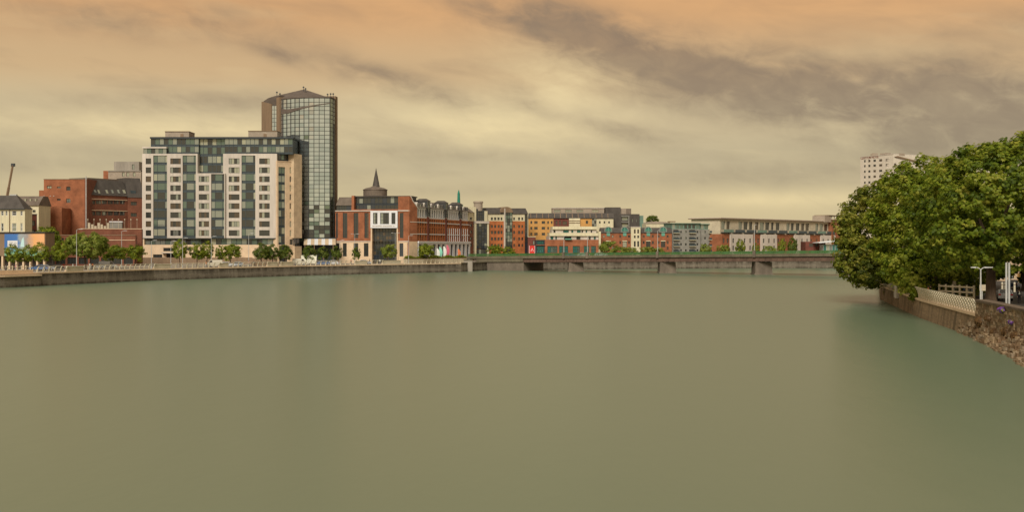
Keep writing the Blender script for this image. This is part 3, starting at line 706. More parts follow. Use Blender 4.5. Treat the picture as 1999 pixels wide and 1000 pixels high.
# gable end wall
Fg = Fac(799.5, 397.6, 815, 401)
hgab = Fg.U(815)
part(th, 'gable_wall', lambda m: m.prism(Fg, [(0, QL - .1), (hgab, QL - .1), (hgab, Z(406, 400)), (Fg.U(806), Z(393, 399)), (Fg.U(802.5), Z(384, 398)), (0, Z(383, 398))], -5, 0, M_brick))
part(th, 'gable_coping', lambda m: m.prism(Fg, [(Fg.U(802.3), Z(384.3, 398)), (Fg.U(806), Z(393.3, 399)), (hgab + .1, Z(406.3, 400)), (hgab + .1, Z(404.8, 400)), (Fg.U(806.6), Z(391.8, 399)), (Fg.U(802.9), Z(383, 398))], -5.1, .15, M_white))
part(th, 'gable_base', lambda m: m.fbox(Fg, .02, hgab, -2, .1, QL - .1, Fg.z(471.5, 805), M_tan))
for yy in (433.5, 457): part(th, 'string_course', lambda m: m.fbox(Fg, .5, hgab, -1, .09, Fg.z(yy + .6, 806), Fg.z(yy - .6, 806), M_white))

# ------------------------------------------------------------------ long brick wing receding to the bridge
F = Fac(814.5, 401.5, 916, 458)
th = thing('brick_wing', 'long red brick block with white colonnade and glazed dormer turrets receding to bridge', 'building', F.base())
L = F.L
ze, zr = Z(404.5, 401.5), Z(389.5, 403)
z_base, z_s2, z_s1, z_top = Z(471.5, 402), Z(457, 402), Z(433.8, 402), Z(425.5, 402)
nb = 24
hs = []; ht = []; hb = []; hc = []
for i in range(nb):
    u0 = L * (i + .28) / nb; u1 = L * (i + .68) / nb
    if i in (4, 12, 19): continue
    hs.append((u0, u1, z_base + .4, Z(444, 402))); ht.append((u0, u1, z_s1 - 1.3, z_top - .25)); hc.append((u0 + .1, u1 + .1, z_top + .35, ze - .6))
    if i % 2 == 0: hb.append((u0, u0 + L / nb * 1.15, QL + .2, z_base - 1.0))
mb = MB(); wall(mb, F, 0, L, z_base, z_top, hs + ht, M_brick3, .3, 0, 13); mb.build('wall', th)
for h in hs: win(th, F, h, [(G_dark, .6), (G_brown, .3), (G_mid, .1)], M_frame, 1, 5, .3, simple=True)
for h in ht: win(th, F, h, [(G_dark, .7), (G_brown, .3)], M_frame, 1, 1, .3, simple=True)
mb = MB(); wall(mb, F, 0, L, z_top + .003, ze, hc, M_white2, .3, -.02, 12.9); mb.build('upper_wall', th)
for h in hc: win(th, F, h, [(G_dark, .6), (G_mid, .4)], M_frame, 1, 1, .3, -.02, simple=True)
mb = MB(); wall(mb, F, 0, L, QL - .1, z_base - .003, hb, M_white2, .6, .5, 13.4); mb.build('colonnade', th)
for h in hb: win(th, F, h, [(G_dark, .75), (G_navy, .25)], M_dark, 2, 2, .6, .5, simple=True)
part(th, 'colonnade_cornice', lambda m: m.fbox(F, -.1, L + .1, .45, .8, z_base - .55, z_base + .1, M_white2))
for z in (z_s1, z_s2): part(th, 'string_course', lambda m: m.fbox(F, .05, L, -.3, .14, z - .16, z + .16, M_white2))
for i in range(13, 24): part(th, 'white_fin', lambda m: m.fbox(F, L * (i + .02) / nb, L * (i + .14) / nb, -.2, .2, z_base + .1, Z(443, 402), M_white2))
for i in (4, 12, 19): part(th, 'pilaster', lambda m: m.fbox(F, L * (i + .1) / nb, L * (i + .75) / nb, -.4, .35, z_base + .1, z_top + .5, M_brick4))
mb = MB()
mb.hexa([F.P(-.3, .5, ze), F.P(L, .5, ze), F.P(L, -13, ze), F.P(-.3, -13, ze), F.P(-.3, -5.5, zr), F.P(L, -5.5, zr), F.P(L, -6.5, zr), F.P(-.3, -6.5, zr)], M_slate2); mb.build('roof', th)
for i in range(nb):
    if i in (4, 12, 19): continue
    u0 = L * (i + .3) / nb
    o = part(th, 'dormer', lambda m: m.prism(F, [(u0, ze + .1), (u0 + 1.3, ze + .1), (u0 + 1.3, ze + 1.2), (u0 + .65, ze + 1.8), (u0, ze + 1.2)], -3, -.25, M_slate if i % 3 else M_white))
    part(o, 'pane', lambda m: m.fbox(F, u0 + .25, u0 + 1.05, -.24, -.2, ze + .3, ze + 1.15, G_mid if i % 2 else G_dark))
for i in (4, 12, 19):                      # glazed turret dormers
    u0, u1 = L * (i - .15) / nb, L * (i + 1.0) / nb
    curtain(th, F, (u0, u1, z_top + .8, ze + 2.4), 3, 4, [(G_dark, .4), (G_mid, .4), (G_green, .2)], M_frame, .5, 4.5, .12, 'turret_glazing')
    part(th, 'turret_roof', lambda m: m.hexa([F.P(u0 - .2, .8, ze + 2.4), F.P(u1 + .2, .8, ze + 2.4), F.P(u1 + .2, -4, ze + 2.4), F.P(u0 - .2, -4, ze + 2.4), F.P(u0 + .8, -.6, ze + 3.3), F.P(u1 - .8, -.6, ze + 3.3), F.P(u1 - .8, -3, ze + 3.3), F.P(u0 + .8, -3, ze + 3.3)], M_slate))
# narrow end bay
Fh = Fac(915.2, 457, 927, 466)
hs = [Fh.R(918, y - 2.6, 922.5, y + 2.6) for y in (427, 440, 453, 466, 479)]
facade(th, Fh, 915.2, 432, 927, None, M_brick2, hs[1:], 0, 10, .3, 'wall', [(G_dark, 1)])
facade(th, Fh, 915.2, 415, 927, 431.9, M_cream, hs[:1], -.03, 10, .3, 'upper_wall', [(G_dark, 1)])
part(th, 'end_roof', lambda m: m.hexa([Fh.P(-.2, .3, Z(415, 460)), Fh.P(Fh.L, .3, Z(415, 460)), Fh.P(Fh.L, -10, Z(415, 460)), Fh.P(-.2, -10, Z(415, 460)), Fh.P(0, -3, Z(403.5, 460)), Fh.P(Fh.L, -3, Z(404.5, 460)), Fh.P(Fh.L, -7, Z(404.5, 460)), Fh.P(0, -7, Z(403.5, 460))], M_slate2))

# green spire far behind the wing
xx = X(896, 560)
M_spire = mat('green_copper', (40, 112, 84), .6, .1)
th = thing('green_spire', 'thin green copper spire rising behind the roof of the long brick block', 'spire', (xx, 560, QL))
part(th, 'tower', lambda m: m.box(xx - 2, xx + 2, 558, 562, QL - .1, Z(400, 560), M_teal))
part(th, 'spire', lambda m: m.lathe((xx, 560, 0), [(.8, Z(400, 560)), (.7, Z(391, 560)), (.6, Z(378, 560)), (.12, Z(371, 560))], M_spire, 8))

# ------------------------------------------------------------------ stair tower and brick apartments by the bridge
F = Fac(925, 464, 953, 468)
th = thing('stair_tower', 'cream framed stair tower of navy glass with round grey turret', 'building', F.base())
curtain(th, F, F.R(929.5, 436.5, 951, 486), 4, 9, [(G_navy, .6), (G_dark, .3), (G_mid, .1)], M_dark, .1, 8, .12, 'stair_glazing')
part(th, 'pier', lambda m: m.fbox(F, F.U(926.5), F.U(929.4), -4, .4, QL - .1, F.z(432, 928), M_cream))
part(th, 'pier', lambda m: m.fbox(F, F.U(951.1), F.U(954), -4, .4, QL - .1, F.z(432, 952), M_cream))
part(th, 'cornice', lambda m: m.fbox(F, F.U(926.2), F.U(954.2), -4, .6, F.z(436.4, 940), F.z(431.9, 940) + .003, M_white))
curtain(th, F, F.R(931, 408, 948, 431.5), 4, 4, [(G_dark, .6), (G_navy, .4)], M_dark, -.8, 6, .12, 'upper_glazing')
part(th, 'side_pier', lambda m: m.fbox(F, F.U(927), F.U(930.8), -5, -.3, F.z(431.8, 930), F.z(404, 930), M_cream))
part(th, 'side_pier', lambda m: m.fbox(F, F.U(948.2), F.U(953), -5, -.3, F.z(431.8, 950), F.z(412, 950), M_cream))
part(th, 'turret', lambda m: m.lathe((X(934, 468), 468, 0), [(1.75, Z(412, 468)), (1.75, Z(397, 468)), (2.0, Z(396.8, 468)), (2.0, Z(393.6, 468)), (1.6, Z(393, 468))], M_greige, 16))
curtain(th, F, F.R(929.5, 487, 951, 507), 4, 2, [(G_dark, .8), (G_mid, .2)], M_dark, .0, 4, .12, 'storefront')

F = Fac(953, 469, 1031, 478)
th = thing('brick_apartments', 'orange brick apartments with cream top storey and arched gable beside the bridge', 'building', F.base())
colsL = [(958.7, 963), (965.2, 969.5), (971.8, 976), (978, 981.5)]; colsR = [(1002.5, 1006), (1012, 1016), (1018.5, 1022)]
rowsB = [(439.5, 445), (451, 457), (463.5, 469.5), (476.5, 482)]
hl = grid(F, colsL, rowsB); hr = grid(F, colsR, rowsB)
facade(th, F, 953.5, 432, 985, None, M_brick3, hl, 0, 12, .3, 'wall', [(G_dark, .8), (G_brown, .2)])
facade(th, F, 1000.5, 432, 1025, None, M_brick3, hr, 0, 12, .3, 'wall', [(G_dark, .8), (G_brown, .2)])
facade(th, F, 953.5, 418, 985, 431.9, M_cream, grid(F, colsL, [(424.5, 430)]), -.04, 12, .3, 'upper_wall', [(G_dark, 1)])
facade(th, F, 1000.5, 418, 1025, 431.9, M_cream, grid(F, colsR, [(424.5, 430)]), -.04, 12, .3, 'upper_wall', [(G_dark, 1)])
curtain(th, F, F.R(985.5, 414, 1000, 505), 3, 14, [(G_dark, .5), (G_mid, .25), (G_green, .25)], M_dark, .3, 8, .12, 'glazed_bay')
part(th, 'post', lambda m: m.fbox(F, F.U(983.8), F.U(985.4), -1, .7, QL - .1, F.z(407, 984), M_white))
uc, rr_ = F.U(989), (F.U(1001) - F.U(977)) / 2
zc_ = F.z(415, 989)
pg = [(uc - rr_, zc_), (uc + rr_, zc_)] + [(uc + rr_ * math.cos(t_), zc_ + 2.3 * math.sin(t_)) for t_ in [math.pi * i / 10 for i in range(1, 10)]]
part(th, 'arched_gable', lambda m: m.prism(F, pg, -5, .45, M_brown))
curtain(th, F, F.R(1025.2, 418, 1031, 505), 1, 14, [(G_dark, .7), (G_navy, .3)], M_dark, -.2, 8, .12, 'glazed_bay')
for xa, xb, yt in ((952, 985, 405.5), (1000, 1031, 406.5)):
    part(th, 'roof', lambda m: m.hexa([F.P(F.U(xa), .3, F.z(418, xa)), F.P(F.U(xb), .3, F.z(418, xb)), F.P(F.U(xb), -12, F.z(418, xb)), F.P(F.U(xa), -12, F.z(418, xa)),
                                     F.P(F.U(xa + .5), -1.5, F.z(yt, xa)), F.P(F.U(xb - 1), -1.5, F.z(yt, xb)), F.P(F.U(xb - 1), -9, F.z(yt, xb)), F.P(F.U(xa + .5), -9, F.z(yt, xa))], M_slate))
    for k in range(5):
        xk = xa + 6 + k * (xb - xa - 10) / 4.5
        o = part(th, 'skylight', lambda m: m.hexa([F.P(F.U(xk), -.35, F.z(414, xk)), F.P(F.U(xk + 2.6), -.35, F.z(414, xk)), F.P(F.U(xk + 2.6), -1.0, F.z(414, xk)), F.P(F.U(xk), -1.0, F.z(414, xk)), F.P(F.U(xk), -.95, F.z(410, xk)), F.P(F.U(xk + 2.6), -.95, F.z(410, xk)), F.P(F.U(xk + 2.6), -1.5, F.z(410, xk)), F.P(F.U(xk), -1.5, F.z(410, xk))], G_mid))

# ------------------------------------------------------------------ ochre block and neighbours
F = Fac(1032, 492, 1200, 492)
th = thing('ochre_apartments', 'ochre rendered apartment block with dark slate roof left of the white terraces', 'building', F.base(1056))
hs = [F.R(x0, y - 2.6, x1, y + 2.6) for y in (434.5, 445.8, 457.3) for x0, x1 in ((1036, 1039.5), (1043.5, 1050), (1058, 1064.5), (1069, 1072), (1076, 1079))]
facade(th, F, 1032.5, 426, 1081, None, M_orange, hs, 0, 12, .3, 'wall', [(G_dark, .8), (G_brown, .2)])
facade(th, F, 1081.2, 427, 1111, None, M_brick4, [F.R(x0, 431, x0 + 3.5, 439) for x0 in (1085, 1092)] + [F.R(1099, 432, 1107, 439)], -.2, 12, .3, 'side_wall', [(G_brown, 1)])
facade(th, F, 1133, 427, 1156, None, M_orange, [F.R(1144, 431, 1148.5, 437)], -.1, 12, .3, 'wall', [(G_dark, 1)])
facade(th, F, 1111.2, 426.5, 1132.8, None, M_cream, (), .5, 12, .3, 'cream_bay')
for y in (431, 435): part(th, 'ledge', lambda m: m.fbox(F, F.U(1111), F.U(1133), .5, .75, F.z(y + .5, 1120), F.z(y - .5, 1120), M_brown))
curtain(th, F, F.R(1156.3, 424, 1164.6, 470), 2, 7, [(G_mid, .5), (G_dark, .5)], M_grey, -.05, 6, .14, 'glazed_bay')
facade(th, F, 1165, 427, 1198, None, M_cream, [F.R(x0, 432, x0 + 3, 436.5) for x0 in (1170, 1179, 1188)], -.1, 12, .3, 'wall', [(G_dark, 1)])
def slope_roof(m, F, xa, xb, yb, yt, n0, n1, bk, mt):
    xm = (xa + xb) / 2
    m.hexa([F.P(F.U(xa), n0, F.z(yb, xm)), F.P(F.U(xb), n0, F.z(yb, xm)), F.P(F.U(xb), -bk, F.z(yb, xm)), F.P(F.U(xa), -bk, F.z(yb, xm)),
            F.P(F.U(xa) + .3, n1, F.z(yt, xm)), F.P(F.U(xb) - .3, n1, F.z(yt, xm)), F.P(F.U(xb) - .3, -bk + 2, F.z(yt, xm)), F.P(F.U(xa) + .3, -bk + 2, F.z(yt, xm))], mt)
part(th, 'roof', lambda m: slope_roof(m, F, 1031.5, 1200, 426.2, 416, .4, -1.8, 13, M_slate))
for k in range(14): part(th, 'roof_rib', lambda m: m.hexa([F.P(F.U(1036 + k * 11.6), .35, F.z(425.6, 1100)), F.P(F.U(1037.2 + k * 11.6), .35, F.z(425.6, 1100)), F.P(F.U(1037.2 + k * 11.6), -.3, F.z(425.6, 1100)), F.P(F.U(1036 + k * 11.6), -.3, F.z(425.6, 1100)), F.P(F.U(1036 + k * 11.6), -1.5, F.z(417, 1100)), F.P(F.U(1037.2 + k * 11.6), -1.5, F.z(417, 1100)), F.P(F.U(1037.2 + k * 11.6), -2.2, F.z(417, 1100)), F.P(F.U(1036 + k * 11.6), -2.2, F.z(417, 1100))], M_brown))

F = Fac(1078, 520, 1260, 520)
th = thing('rooftop_offices', 'greige panelled office block and dark boxes rising behind the slate roofs', 'building', F.base())
hs = [F.R(x0, 409.5, x0 + 13, 415) for x0 in (1082, 1104, 1126, 1156)]
facade(th, F, 1079, 406.8, 1180, None, M_greige, hs, 0, 14, .3, 'wall', [(G_mid, .6), (G_pale, .4)], M_brown, 4, 1)
part(th, 'roof_edge', lambda m: m.fbox(F, F.U(1078.5), F.U(1180.2), -14, .3, F.z(406.7, 1100), F.z(405.6, 1100), M_white))
part(th, 'dark_box', lambda m: m.fbox(F, F.U(1182), F.U(1211.5), -12, 1.5, QL, F.z(405, 1190), M_slate))
part(th, 'pale_box', lambda m: m.fbox(F, F.U(1211.8), F.U(1223), -12, .2, QL, F.z(407, 1215), M_greige))
part(th, 'grey_box', lambda m: m.fbox(F, F.U(1223.2), F.U(1232.5), -12, .3, QL, F.z(407.3, 1228), M_slate2))
F = Fac(1199, 505, 1258, 506)
th = thing('slate_block', 'dark slate clad block with white framed balcony behind the cream houses', 'building', F.base())
hs = [F.R(x0, 427, x0 + 1.8, 434.5) for x0 in (1234.5, 1242.5)] + [F.R(1214.5, 424, 1227, 431), F.R(1214.5, 436, 1227, 443)]
facade(th, F, 1199.5, 418, 1249, None, M_slate, hs, 0, 14, .35, 'wall', [(G_mid, .5), (G_pale, .5)])
part(th, 'balcony_frame', lambda m: [m.fbox(F, F.U(a), F.U(c), .0, .9, F.z(y1, 1220), F.z(y0, 1220), M_grey) for a, c, y0, y1 in ((1213, 1228.5, 421.5, 423.4), (1213, 1226.4, 433.4, 435), (1226.5, 1228.5, 423.5, 444))])
facade(th, F, 1249.2, 421, 1257, None, M_teal, (), -.6, 10, .3, 'side_wall')

# white terraced building on brick podium
F = Fac(1046, 470, 1174, 472)
th = thing('terraced_building', 'stepped white banded building on red brick podium with teal shop windows', 'building', F.base())
hs = [F.R(a, 480.5, c, 494) for a, c in ((1048.5, 1062), (1069, 1088.5), (1092, 1109.5), (1118.5, 1132.5), (1140.5, 1151), (1154, 1164))]
facade(th, F, 1064, 468.3, 1169, None, M_brick, hs[1:], 0, 14, .4, 'podium_wall', [(G_teal, .7), (G_green, .3)], M_dark, 3, 2, False)
facade(th, F, 1046.5, 468.6, 1063.8, None, M_dark, [hs[0], F.R(1049, 471, 1062, 477)], .1, 12, .3, 'corner_shop', [(G_teal, .6), (G_navy, .4)], M_dark, 3, 2)
part(th, 'corner_band', lambda m: m.fbox(F, F.U(1046.3), F.U(1064), .1, .5, F.z(479.3, 1055), F.z(478.2, 1055), M_brick))
hs = [F.R(a, 461.5, c, 468) for a, c in ((1075.5, 1081), (1085, 1088), (1102, 1116), (1126, 1134), (1150, 1154), (1160, 1164))]
facade(th, F, 1073, 461, 1169, 468.2, M_white, hs, -.6, 12, .3, 'lower_storey', [(G_dark, .6), (G_teal, .4)])
part(th, 'lower_band', lambda m: m.fbox(F, F.U(1073), F.U(1169), -8, .1, F.z(460.95, 1120), F.z(455, 1120), M_cream))
hs = [F.R(a, 449, c, 454.5) for a, c in ((1082, 1086), (1101, 1112), (1117, 1121), (1128, 1135.5), (1137, 1140), (1145, 1148), (1155, 1158))]
facade(th, F, 1080, 448, 1166, 454.9, M_white, hs, -2.0, 10, .3, 'upper_storey', [(G_teal, .6), (G_dark, .4)])
part(th, 'upper_band', lambda m: m.fbox(F, F.U(1080), F.U(1166), -10, -1.2, F.z(447.9, 1120), F.z(442.3, 1120), M_cream))
part(th, 'end_pier', lambda m: m.fbox(F, F.U(1169.2), F.U(1173), -6, .5, QL - .1, F.z(452, 1171), M_cream))
part(th, 'shop_awning', lambda m: m.fbox(F, F.U(1103), F.U(1116), -.5, 1.2, F.z(468.1, 1110), F.z(466, 1110), M_tealb))

# brick houses with arched dormers, cream house between
def brick_house(x0, x1, dorm, label, d=478):
    F = Fac(x0, d, x1, d); th = thing('brick_house', label, 'house', F.base())
    w = x1 - x0; k = w / 62.0
    hs = []
    for dx in dorm:
        for o_ in (-9, 9): hs += [F.R(dx + o_ * k - 1.8, 459.5, dx + o_ * k + 1.8, 464), F.R(dx + o_ * k - 1.8, 471, dx + o_ * k + 1.8, 476.5), F.R(dx + o_ * k - 1.8, 482, dx + o_ * k + 1.8, 488)]
        hs.append(F.R(dx - 4.2, 471.5, dx + 4.2, 483))
    facade(th, F, x0, 455, x1, None, M_brick, hs, 0, 11, .3, 'wall', [(G_dark, .5), (G_brown, .3), (G_pale, .2)], M_frame, 1, 1)
    part(th, 'roof', lambda m: slope_roof(m, F, x0 - .5, x1 + .5, 455.1, 444.5, .35, -3.0, 11, M_slate))
    for dx in dorm:
        u = F.U(dx); r_ = 1.3; z0 = F.z(457, dx); zc = F.z(450, dx)
        pl = [(u - r_ - .3, z0 + .7), (u + r_ + .3, z0 + .7), (u + r_ + .3, zc)] + [(u + (r_ + .3) * math.cos(math.pi * i / 8), zc + (r_ + .3) * math.sin(math.pi * i / 8)) for i in range(1, 8)] + [(u - r_ - .3, zc)]
        o = part(th, 'dormer', lambda m: m.prism(F, pl, -4, .25, M_grey))
        pl2 = [(u - r_, z0 + 1.0), (u + r_, z0 + 1.0), (u + r_, zc)] + [(u + r_ * math.cos(math.pi * i / 8), zc + r_ * math.sin(math.pi * i / 8)) for i in range(1, 8)] + [(u - r_, zc)]
        part(o, 'pane', lambda m: m.prism(F, pl2, .26, .3, G_teal))
        part(o, 'glazing_bars', lambda m: (m.fbox(F, u - .16, u + .16, .301, .38, z0 + 1.0, zc + r_ * .95, M_tealb), m.fbox(F, u - r_, u - .17, .301, .38, zc - .14, zc + .14, M_tealb), m.fbox(F, u + .17, u + r_, .301, .38, zc - .14, zc + .14, M_tealb)))
        part(th, 'dormer_apron', lambda m: m.fbox(F, u - .7, u + .7, .002, .22, F.z(461, dx), z0 + .7, M_tealb))
        part(th, 'arch_lintel', lambda m: m.fbox(F, F.U(dx - 4.6), F.U(dx + 4.6), .002, .15, F.z(471.4, dx), F.z(470, dx), M_cream))
brick_house(1173.2, 1232.2, (1188, 1220), 'red brick house with two teal arched dormers right of the brick podium')
brick_house(1251, 1312, (1266, 1295), 'red brick house with two teal arched dormers beside the grey stone flats', 478.6)
F = Fac(1232.4, 476.6, 1250.8, 476.6)
th = thing('cream_house', 'narrow cream rendered house squeezed between the two dormered brick houses', 'house', F.base())
hs = [F.R(a, y0, a + 3.4, y1) for a in (1238, 1244.6) for y0, y1 in ((448, 456), (460, 465), (471, 482))]
facade(th, F, 1232.4, 444, 1250.8, None, M_cream, hs, 0, 12, .3, 'wall', [(G_dark, .6), (G_brown, .4)], M_frame, 1, 2)
part(th, 'parapet', lambda m: m.fbox(F, F.U(1232), F.U(1251.2), -12, .2, F.z(443.99, 1240), F.z(442.6, 1240), M_white))
F = Fac(1262, 500, 1316, 502)
th = thing('cream_hall', 'pale cream gabled roofs and chimney showing above the brick house dormers', 'building', F.base())
facade(th, F, 1262, 437, 1312, None, M_cream, [F.R(1300, 437.5, 1306, 441)], 0, 14, .3, 'wall', [(G_dark, 1)])
part(th, 'gable_roof', lambda m: m.prism(F, [(F.U(1262), F.z(437, 1270)), (F.U(1312), F.z(437, 1300)), (F.U(1300), F.z(433.5, 1300)), (F.U(1281), F.z(432.5, 1280))], -14, .2, M_greige))
part(th, 'chimney', lambda m: (m.fbox(F, F.U(1308), F.U(1318), -3, .6, QL, F.z(433.8, 1312), M_cream), m.fbox(F, F.U(1307.5), F.U(1318.5), -3.1, .7, F.z(433.7, 1312), F.z(432, 1312), M_brown)))

# grey stone flats with copper top storeys
def grey_flats(x0, x1, ytop, ycop, balc, cols, label, d):
    F = Fac(x0, d, x1, d + 3); th = thing('grey_flats', label, 'building', F.base())
    hb = [F.R(a, y0, c, y1) for a, c in balc for y0, y1 in ((449, 454.5), (463, 468), (475, 480.5), (487, 492))]
    hs = [F.R(a - 1.6, y0, a + 1.6, y1) for a in cols for y0, y1 in ((451, 455), (463, 467.5), (475, 479.5), (487, 491))]
    facade(th, F, x0, ycop, x1, None, M_grey, hb + hs, 0, 12, .6, 'wall', [(G_dark, .75), (G_mid, .25)], M_dark, 1, 1)
    for h in hb:
        part(th, 'balcony', lambda m: (m.fbox(F, h[0] - .2, h[1] + .2, .0, 1.0, h[2] - .25, h[2] - .08, M_cream), m.fbox(F, h[0] - .15, h[1] + .15, .9, .95, h[2] - .08, h[2] + .75, M_navy)))
    n_ = max(3, int((x1 - x0) / 7))
    curtain(th, F, F.R(x0 + .5, ytop + .8, x1 - .5, ycop - .1), n_, 1, [(G_green, .6), (G_dark, .2), (G_mid, .2)], M_teal, -.7, 9, .5, 'copper_storey')
    part(th, 'roof', lambda m: m.fbox(F, F.U(x0 - 1), F.U(x1 + 1), -12, .1, F.z(ytop + .7, x0 + 20), F.z(ytop - .4, x0 + 20), M_teal))
grey_flats(1312.5, 1368, 436, 447.5, ((1315, 1325), (1346, 1357)), (1330, 1339.5, 1362), 'grey stone flats with balconies and copper green top storey right of brick house', 480)
grey_flats(1368.5, 1410, 437.5, 448.5, ((1384, 1396),), (1377, 1401), 'narrower grey stone flats with one balcony stack under copper roof', 484)

# long apartment range with thin overhanging roof
F = Fac(1406, 482, 1626, 556)
th = thing('apartment_range', 'long apartment range under a thin flat overhanging roof near right trees', 'building', F.base())
zr = Z(427.5, 482); zm = Z(449, 482); zl = Z(457, 482); L = F.L
hs = []; 
for i in range(22):
    if i in (2, 11, 17): continue
    hs.append((L * (i + .12 + .1 * (i % 3 == 0)) / 22, L * (i + .86 - .15 * (i % 4 == 1)) / 22, zm + .3, zr - .9)); hs.append((L * (i + .25) / 22, L * (i + .7) / 22, zl + .25, zm - 1.3))
mb = MB(); wall(mb, F, 0, L, zl, zr, hs, M_sandy, .4, 0, 14); mb.build('upper_wall', th)
for h in hs: win(th, F, h, [(G_dark, .5), (G_brown, .2), (G_mid, .3)], M_frame, 3, 1, .4, simple=True)
part(th, 'roof', lambda m: m.fbox(F, -1, L + 2, -15, 1.1, zr, zr + .35, M_brown))
part(th, 'roof_top', lambda m: m.fbox(F, -.8, L + 1.8, -14.8, 1.0, zr + .352, zr + .6, M_white))
for i in range(11):
    part(th, 'balcony', lambda m: (m.fbox(F, L * (i + .06) / 11, L * (i + .9) / 11, .01, 1.6, zm - 1.2, zm - .95, M_dark), m.fbox(F, L * (i + .06) / 11, L * (i + .9) / 11, 1.5, 1.56, zm - .95, zm + .15, M_navy if i % 3 else M_teal)))
edges = [1406, 1421, 1465, 1481, 1511.5, 1546, 1576, 1598, 1626]
for k, (xa, xb) in enumerate(zip(edges, edges[1:])):
    u0, u1 = F.U(xa), F.U(xb); brick = k % 2 == 0
    n_ = max(2, int((u1 - u0) / 4.2)); hs = []
    for i in range(n_):
        for z0 in (QL + 4.0, QL + 7.1): hs.append((u0 + (u1 - u0) * (i + .3) / n_, u0 + (u1 - u0) * (i + .3) / n_ + 1.3, z0, z0 + 1.9))
    mb = MB(); wall(mb, F, u0, u1, QL - .1, zl - .01, hs, M_brick if brick else M_white, .3, .9 if brick else 1.5, 10); mb.build('lower_wall', th)
    for h in hs: win(th, F, h, [(G_dark, .7), (G_brown, .3)], M_frame, 1, 1, .3, .9 if brick else 1.5, simple=True)
Fq = Fac(1622, 552, 1652, 566)
facade(th, Fq, 1622, 434.5, 1650, None, M_brick, [Fq.R(1626, 440, 1629, 447), Fq.R(1634, 440, 1637, 447), Fq.R(1626, 453, 1629, 460)], .5, 10, .3, 'end_wall', [(G_pale, .6), (G_dark, .4)])
part(th, 'roof_terrace', lambda m: [m.fbox(Fq, Fq.U(a), Fq.U(c), -6, .2, Fq.z(434.3, 1630), Fq.z(y0, 1630), mt) for a, c, y0, mt in ((1610, 1622, 422, M_greige), (1624, 1650, 429, M_brick4))] + [m.fbox(Fq, Fq.U(1617), Fq.U(1650), -7, .6, Fq.z(421.5, 1630), Fq.z(420.5, 1630), M_brown)] + [m.fbox(Fq, Fq.U(1624 + 5 * k), Fq.U(1624.8 + 5 * k), -.2, .1, Fq.z(428.9, 1630), Fq.z(421.6, 1630), M_white) for k in range(5)])
# low buildings in front of it
F = Fac(1573, 470, 1600, 470)
th = thing('brick_kiosk', 'low dark red brick building in front of long apartment range', 'building', F.base())
facade(th, F, 1573, 472, 1612, None, M_brick4, [F.R(1580, 475, 1588, 482), F.R(1592, 475, 1597, 482)], 0, 8, .3, 'wall', [(G_brown, .6), (G_dark, .4)], M_dark, 3, 2)
F = Fac(1597, 462, 1650, 462)
th = thing('glass_pavilion', 'low glass pavilion with tilted white roof beside the right trees', 'building', F.base())
curtain(th, F, F.R(1608, 477.5, 1648, 506), 7, 2, [(G_teal, .4), (G_mid, .3), (G_pale, .3)], M_pole, 0, 6, .14, 'glazing')
part(th, 'roof', lambda m: m.hexa([F.P(F.U(1597), 2, F.z(475, 1600)), F.P(F.U(1650), 2, F.z(470.5, 1640)), F.P(F.U(1650), -8, F.z(470.5, 1640)), F.P(F.U(1597), -8, F.z(475, 1600)), F.P(F.U(1597), 2, F.z(473.6, 1600)), F.P(F.U(1650), 2, F.z(467.5, 1640)), F.P(F.U(1650), -8, F.z(467.5, 1640)), F.P(F.U(1597), -8, F.z(473.6, 1600))], M_white2))

# ------------------------------------------------------------------ white hotel behind the right trees
F = Fac(1680, 664, 1747, 640)
th = thing('white_hotel', 'tall white hotel with roof lettering rising behind the riverside trees', 'building', F.base())
hs = []
for x0, x1 in ((1687, 1690.3), (1695.3, 1699.6), (1705.3, 1710.3), (1716.5, 1722.6), (1729.3, 1735.8), ):
    for k, (y0, y1) in enumerate(((311, 315.6), (320.8, 325.2), (331.6, 336), (342.4, 346.8), (353.2, 357.6), (364, 368.4))):
        dy = (1733 - x0) * .055; hs.append(F.R(x0, y0 - 1.2 + dy, x1, y1 - 1.2 + dy))
facade(th, F, 1680, 304.2, 1745, None, M_hotel, hs, 0, 22, .3, 'wall', [(G_dark, .6), (G_brown, .4)], M_frame, 2, 1)
Fs = Fac(1745, 640.6, 1812, 650)
part(th, 'side_wall', lambda m: m.prism(Fs, [(0, QL - .1), (Fs.L, QL - .1), (Fs.L, Z(321, 650)), (Fs.U(1800), Z(317, 648)), (Fs.U(1752), Z(305, 641)), (0, Z(304.4, 641))], -20, -.05, M_hotel))
for x0, x1 in ((1743, 1750), (1758.5, 1765.5)):
    for y0, y1 in ((319, 323.6), (331.5, 336), (343, 347)):
        if x0 > 1745 or True:
            u0, u1 = Fs.U(max(x0, 1746)), Fs.U(x1); z0, z1 = Fs.z(y1, 1755), Fs.z(y0, 1755)
            w_ = part(th, 'window', lambda m: m.fbox(Fs, u0, u1, -.04, .04, z0, z1, M_frame)); part(w_, 'pane', lambda m: m.fbox(Fs, u0 + .2, u1 - .2, .041, .07, z0 + .15, z1 - .15, G_brown))
part(th, 'sloped_eave', lambda m: m.prism(Fs, [(Fs.U(1746), Z(306, 641)), (Fs.U(1799), Z(318.3, 648)), (Fs.U(1799), Z(316.6, 648)), (Fs.U(1752), Z(304.4, 641))], -20.5, .7, M_brown))
part(th, 'parapet', lambda m: m.fbox(F, F.U(1680), F.U(1745), -22, .2, F.z(304.2, 1712) + .01, F.z(303.2, 1712), M_white))
for px in (1689, 1692, 1708, 1717, 1730, 1744): part(th, 'roof_plant', lambda m: m.fbox(F, F.U(px), F.U(px + random.choice((1.2, 3, 4))), -8, -4, F.z(303.3, px), F.z(random.uniform(297.5, 300.5), px), M_greige))
